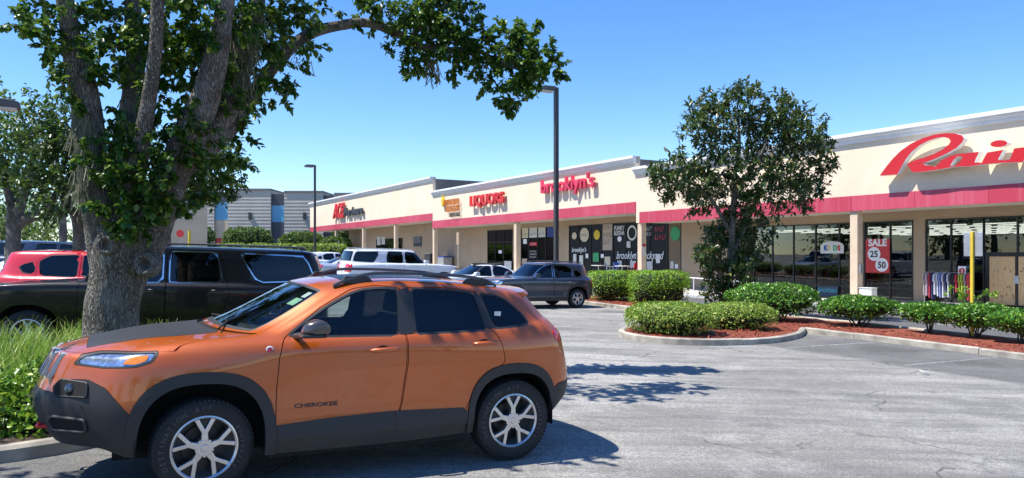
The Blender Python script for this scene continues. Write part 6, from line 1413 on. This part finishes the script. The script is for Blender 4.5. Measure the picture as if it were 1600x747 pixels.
# stop sign and yellow post near the grey building
q = at(282, 365, 60); g = G(q.x, q.y); r = thing('stop_sign', 'faded stop sign seen before the grey building hedge', 'sign', (q.x, q.y, g))
MB().tube([(0, 0, 0), (0, 0, q.z - g)], .05, 6).build('post', 'galv', r); m = MB(); m.prism([(.32 * math.cos(math.pi / 8 + k * math.pi / 4), .32 * math.sin(math.pi / 8 + k * math.pi / 4)) for k in range(8)], lambda a, b, d: (a, d, q.z - g + b), -.08, -.06); m.build('sign_face', 'poster_red', r)
q = at(296, 360, 60); r = thing('marker_post', 'yellow marker post beside the stop sign', 'post', (q.x, q.y, G(q.x, q.y))); MB().tube([(0, 0, 0), (0, 0, q.z - G(q.x, q.y))], .12, 8).build('post', 'yellow', r)
# handrail by the ramp
w = SW0 + .12; vs_ = [vpx(p_, w) for p_ in (1072, 1084, 1125, 1165, 1184)]; zs_ = [on_w(p_, y_, w)[1] for p_, y_ in ((1072, 433.5), (1084, 434.5), (1125, 438), (1165, 441), (1184, 443))]
r = mall_thing('handrail', 'white pipe handrail along the pavement ramp behind the magnolia', 'handrail', vs_[0], w, zs_[0]); X_ = [vs_[0] - v for v in vs_]; Zr = [z - zs_[0] for z in zs_]
MB().tube([(x, 0, z) for x, z in zip(X_, Zr)], .035, 8).build('top_rail', 'white', r, smooth=60)
for k in (1, 2, 3): MB().tube([(X_[k], 0, Zr[k]), (X_[k], 0, walk_z(vs_[k]) - zs_[0] - .12)], .03, 8).build('post', 'white', r, smooth=60)
MB().tube([(X_[4], 0, Zr[4]), (X_[4] + .05, 0, Zr[4] - .3)], .03, 8).build('rail_end', 'white', r)
# diner tables and chairs on the pavement
def table(px, w, lab):
    v = vpx(px, w); z = walk_z(v); r = mall_thing('cafe_table', lab, 'table', v, w, z, 'diner tables'); MB().lathe([(0, .74), (.5, .74), (.51, .72), (.5, .70), (0, .70)], 24).build('table_top', 'offwhite', r, smooth=30); MB().tube([(0, 0, .03), (0, 0, .7)], .035, 8).build('leg', 'galv', r); MB().lathe([(0, .05), (.28, .03), (.28, 0)], 16).build('base', 'bronze', r)
def chair(px, w, mat, rz, lab):
    v = vpx(px, w); r = mall_thing('cafe_chair', lab, 'chair', v, w, walk_z(v), 'diner chairs'); r.rotation_euler.z += rz
    MB().bx(-.22, .22, -.22, .22, .44, .47).build('seat', mat, r, bevel=.01); m = MB(); m.prism(rnd_poly([(-.23, .55), (.23, .55), (.25, .95), (-.25, .95)], .06), lambda a, b, d: (a, .22 + d + (b - .5) * .15, b), 0, .03); m.build('backrest', mat, r)
    for sx in (-.2, .2): MB().tube([(sx * 1.1, -.22, 0), (sx, -.2, .44)], .014, 6).build('leg', 'alloy', r); MB().tube([(sx * 1.1, .27, 0), (sx, .2, .5), (sx, .29, .95)], .014, 6).build('leg', 'alloy', r); MB().tube([(sx * 1.25, -.2, .44), (sx * 1.3, -.2, .66), (sx * 1.25, .24, .68)], .014, 6).build('armrest', 'alloy', r)
table(935, 31.9, 'round white cafe table by the diner door'); table(972, 31.6, 'round white cafe table between the blue and red chairs'); table(1040, 31.9, 'round white cafe table by the green emblem window')
chair(953, 31.6, 'blue', 2.4, 'blue cafe chair facing the white table'); chair(960, 32.1, 'blue', .4, 'blue cafe chair with its back to the dark window'); chair(988, 31.6, 'red_face', -1.2, 'red cafe chair beside the cream column')
# notice on the diner column and hardware store clutter
v = vpx(1008, 30.53) ; r = mall_thing('column_notice', 'white and red parking notice on the cream column', 'sign', vpx(1003, 30.73) - .193, 30.73, 2.3); MB().bx(0, .012, -.14, .14, -.35, .35).build('sheet', 'offwhite', r); MB().bx(.0125, .016, -.14, .14, .2, .35).build('red_strip', 'poster_red', r)
v = vpx(693, 32.4); r = mall_thing('storage_bin', 'grey and blue wrapped bin against the tan hardware wall', 'bin', v, 32.4, walk_z(v)); MB().bx(-1.0, 1.0, -.5, .5, 0, 1.25).build('bin_body', 'galv', r, bevel=.05); MB().bx(-1.02, 1.02, -.52, .52, 1.25, 1.36).build('lid', 'blue', r, bevel=.03)
v = vpx(672, 32.4); r = mall_thing('goods_rack', 'dark goods rack beside the storage bin', 'rack', v, 32.4, walk_z(v)); MB().bx(-.7, .7, -.35, .35, 0, 1.5).build('goods', 'trim', r, bevel=.06); MB().bx(-.72, .72, -.37, .37, 1.5, 1.54).build('shelf', 'galv', r)
# valve cover and litter
q = gnd(1107, 526); r = thing('valve_cover', 'round green plastic valve cover in the mulch', 'cover', (q.x, q.y, bedh(q.x, q.y) - .02)); MB().lathe([(0, .07), (.13, .06), (.15, .04), (.15, 0)], 20).build('lid', pmat('valve_green', (.02, .10, .06, 1), .5), r, smooth=40)
for k, (px, py) in enumerate(((1443, 583), (962, 482), (1447, 586))):
    q = gnd(px, py); o = MB(); rn = random.Random(k); n_ = 7
    vs = [(rn.uniform(-.1, .1), rn.uniform(-.07, .07), rn.uniform(.0, .05)) for _ in range(n_)]; o.add(vs, [(0, 1, 2), (1, 2, 3), (2, 3, 4), (3, 4, 5), (4, 5, 6)]); ob = o.build('paper_litter', 'white', loc=(q.x, q.y, G(q.x, q.y) + .004)); tag(ob, ('crumpled white paper scrap on the dark stall asphalt', 'white scrap near the slate SUV rear wheel', 'torn white scrap touching the crumpled paper')[k], 'litter')

# grey building beyond the hardware store
GY = 125.0; cl_ = {}
def gx(px): return (px - CX) / FPX * GY
def gz(py): return EYE + (HY - py) / FPX * GY
N = NT('grey_ribbed_block'); tc = N.n('TexCoord').outputs['Object']; sp_ = N.n('SeparateXYZ', {0: tc}); wv = N.n('TexWave', {'Vector': tc, 'Scale': .55, 'Distortion': .3}, bands_direction='Z').outputs[1]
N.p(Base_Color=N.mix(N.rng(N.noise(.25, tc, 4), .3, .7), (.40, .365, .31, 1), (.50, .46, .395, 1)), Roughness=.9); N.bump(wv, .5, .05); MT['greywall'] = N.m
MT['bluepanel'] = pmat('blue_panel', (.10, .33, .52, 1), .3, .06, .3); MT['charpanel'] = pmat('charcoal_panel', (.06, .062, .075, 1), .5, .1, .3); MT['beigewall_reflection'] = pmat('beige_wall_reflection', (.55, .44, .30, 1), .7, .15, .4)
gb = thing('grey_building', 'large grey block building with blue and charcoal vertical panels', 'building', (gx(380), GY, G(gx(380), GY)), 0); bz = gb.location.z; bx_ = gb.location.x
segs = [(150, 334.5, 300), (356, 423, 297.5), (444, 505, 301), (522, 600, 304)]
for a, b, t in segs: MB().bx(gx(a) - bx_, gx(b) - bx_, 0, 12, -2, gz(t) - bz).build('wall', 'greywall', gb)
for a, b, t in segs: MB().bx(gx(a) - bx_, gx(b) - bx_, -.15, 12, gz(t) - bz + .01, gz(t) - bz + .3).build('coping', 'return', gb)
for a, b, st in ((334.5, 356, [(302, 316, 'charpanel'), (316, 344, 'bluepanel'), (344, 372, 'beigewall_reflection'), (372, 400, 'poster_red')]), (423, 444, [(303, 321, 'charpanel'), (321, 347, 'bluepanel'), (347, 400, 'charpanel')]), (505, 522, [(305, 330, 'charpanel'), (330, 360, 'bluepanel'), (360, 400, 'charpanel')])):  # beige stretch is a reflection painted onto the window strip
    for y0, y1, mm in st: MB().bx(gx(a) - bx_ + .02, gx(b) - bx_ - .02, .4, 1.2, gz(y1) - bz + .02, gz(y0) - bz).build('panel', mm, gb)
for px in (391, 476): MB().bx(gx(px) - bx_ - .2, gx(px) - bx_ + .2, -.35, 0, gz(343) - bz, gz(332) - bz).build('wall_lamp', 'bronze', gb)
for k, (a, b, t, Y, lf) in enumerate(((262, 334, 353, 112, 'leaf_oak'), (350, 424, 357, 110, 'leaf_oak'), (438, 505, 364, 105, 'leaf_oak'), (500, 548, 372, 100, 'leaf_oak'), (520, 560, 355, 118, 'leaf_dark'))):
    x0, x1 = (a - CX) / FPX * Y, (b - CX) / FPX * Y; zt = EYE + (HY - t) / FPX * Y; cx_ = (x0 + x1) / 2
    bush('boundary_hedge', ('tall loose hedge against the grey building left panel', 'bushy hedge between the blue panels of the grey building', 'squared hedge by the hardware store light pole', 'low hedge under the open canopy corner', 'dark shrub behind the canopy columns')[k], cx_, Y, (x1 - x0) / 2, 1.6, zt - G(cx_, Y), lf, .32, 2600, seed=200 + k, boxy=3.2, cat='hedge', lump=.1, zb=0)
for k in range(9):
    px = 215 + k * 38; Y = 84; x = (px - CX) / FPX * Y; zt = EYE + (HY - 381.5) / FPX * Y; bush('low_hedge', 'length of low yellow green hedge crossing behind the parked cars', x, Y, 1.7, .9, zt - G(x, Y), 'leaf_pitt', .2, 900, 0, 'low hedge lengths behind the cars', 230 + k, 4, 0, 'hedge', .06, zb=0)
# beige store far left
FY = 82.0
def fx(px, Y=FY): return (px - CX) / FPX * Y
fb_ = thing('far_store', 'distant beige store with stepped front and sloping red awning', 'building', (fx(150), FY, G(fx(150), FY)), math.radians(-62)); gz_ = lambda py: EYE + (HY - py) / FPX * FY - fb_.location.z
L = 26; MB().bx(-L, 0, 0, 10, -1.5, gz_(322)).build('wall', pmat('far_beige', (.60, .46, .33, 1), .85, .1, .3), fb_); MB().bx(-L * .62, -L * .3, -.5, .0, -1.5, gz_(312)).build('entrance_wall', 'beigewall_reflection', fb_)
MB().bx(0.01, 12, .01, 10, -1.5, gz_(330)).build('side_wall', 'beigewall_reflection', fb_)
for a, b in ((-L, -L * .64), (-L * .29, -.1)):
    m = MB(); m.prism([(-.05, gz_(345)), (-.05, gz_(338)), (-1.8, gz_(355)), (-1.8, gz_(357))], lambda p_, q_, d: (d, p_, q_), a, b); m.build('awning', 'fascia', fb_)
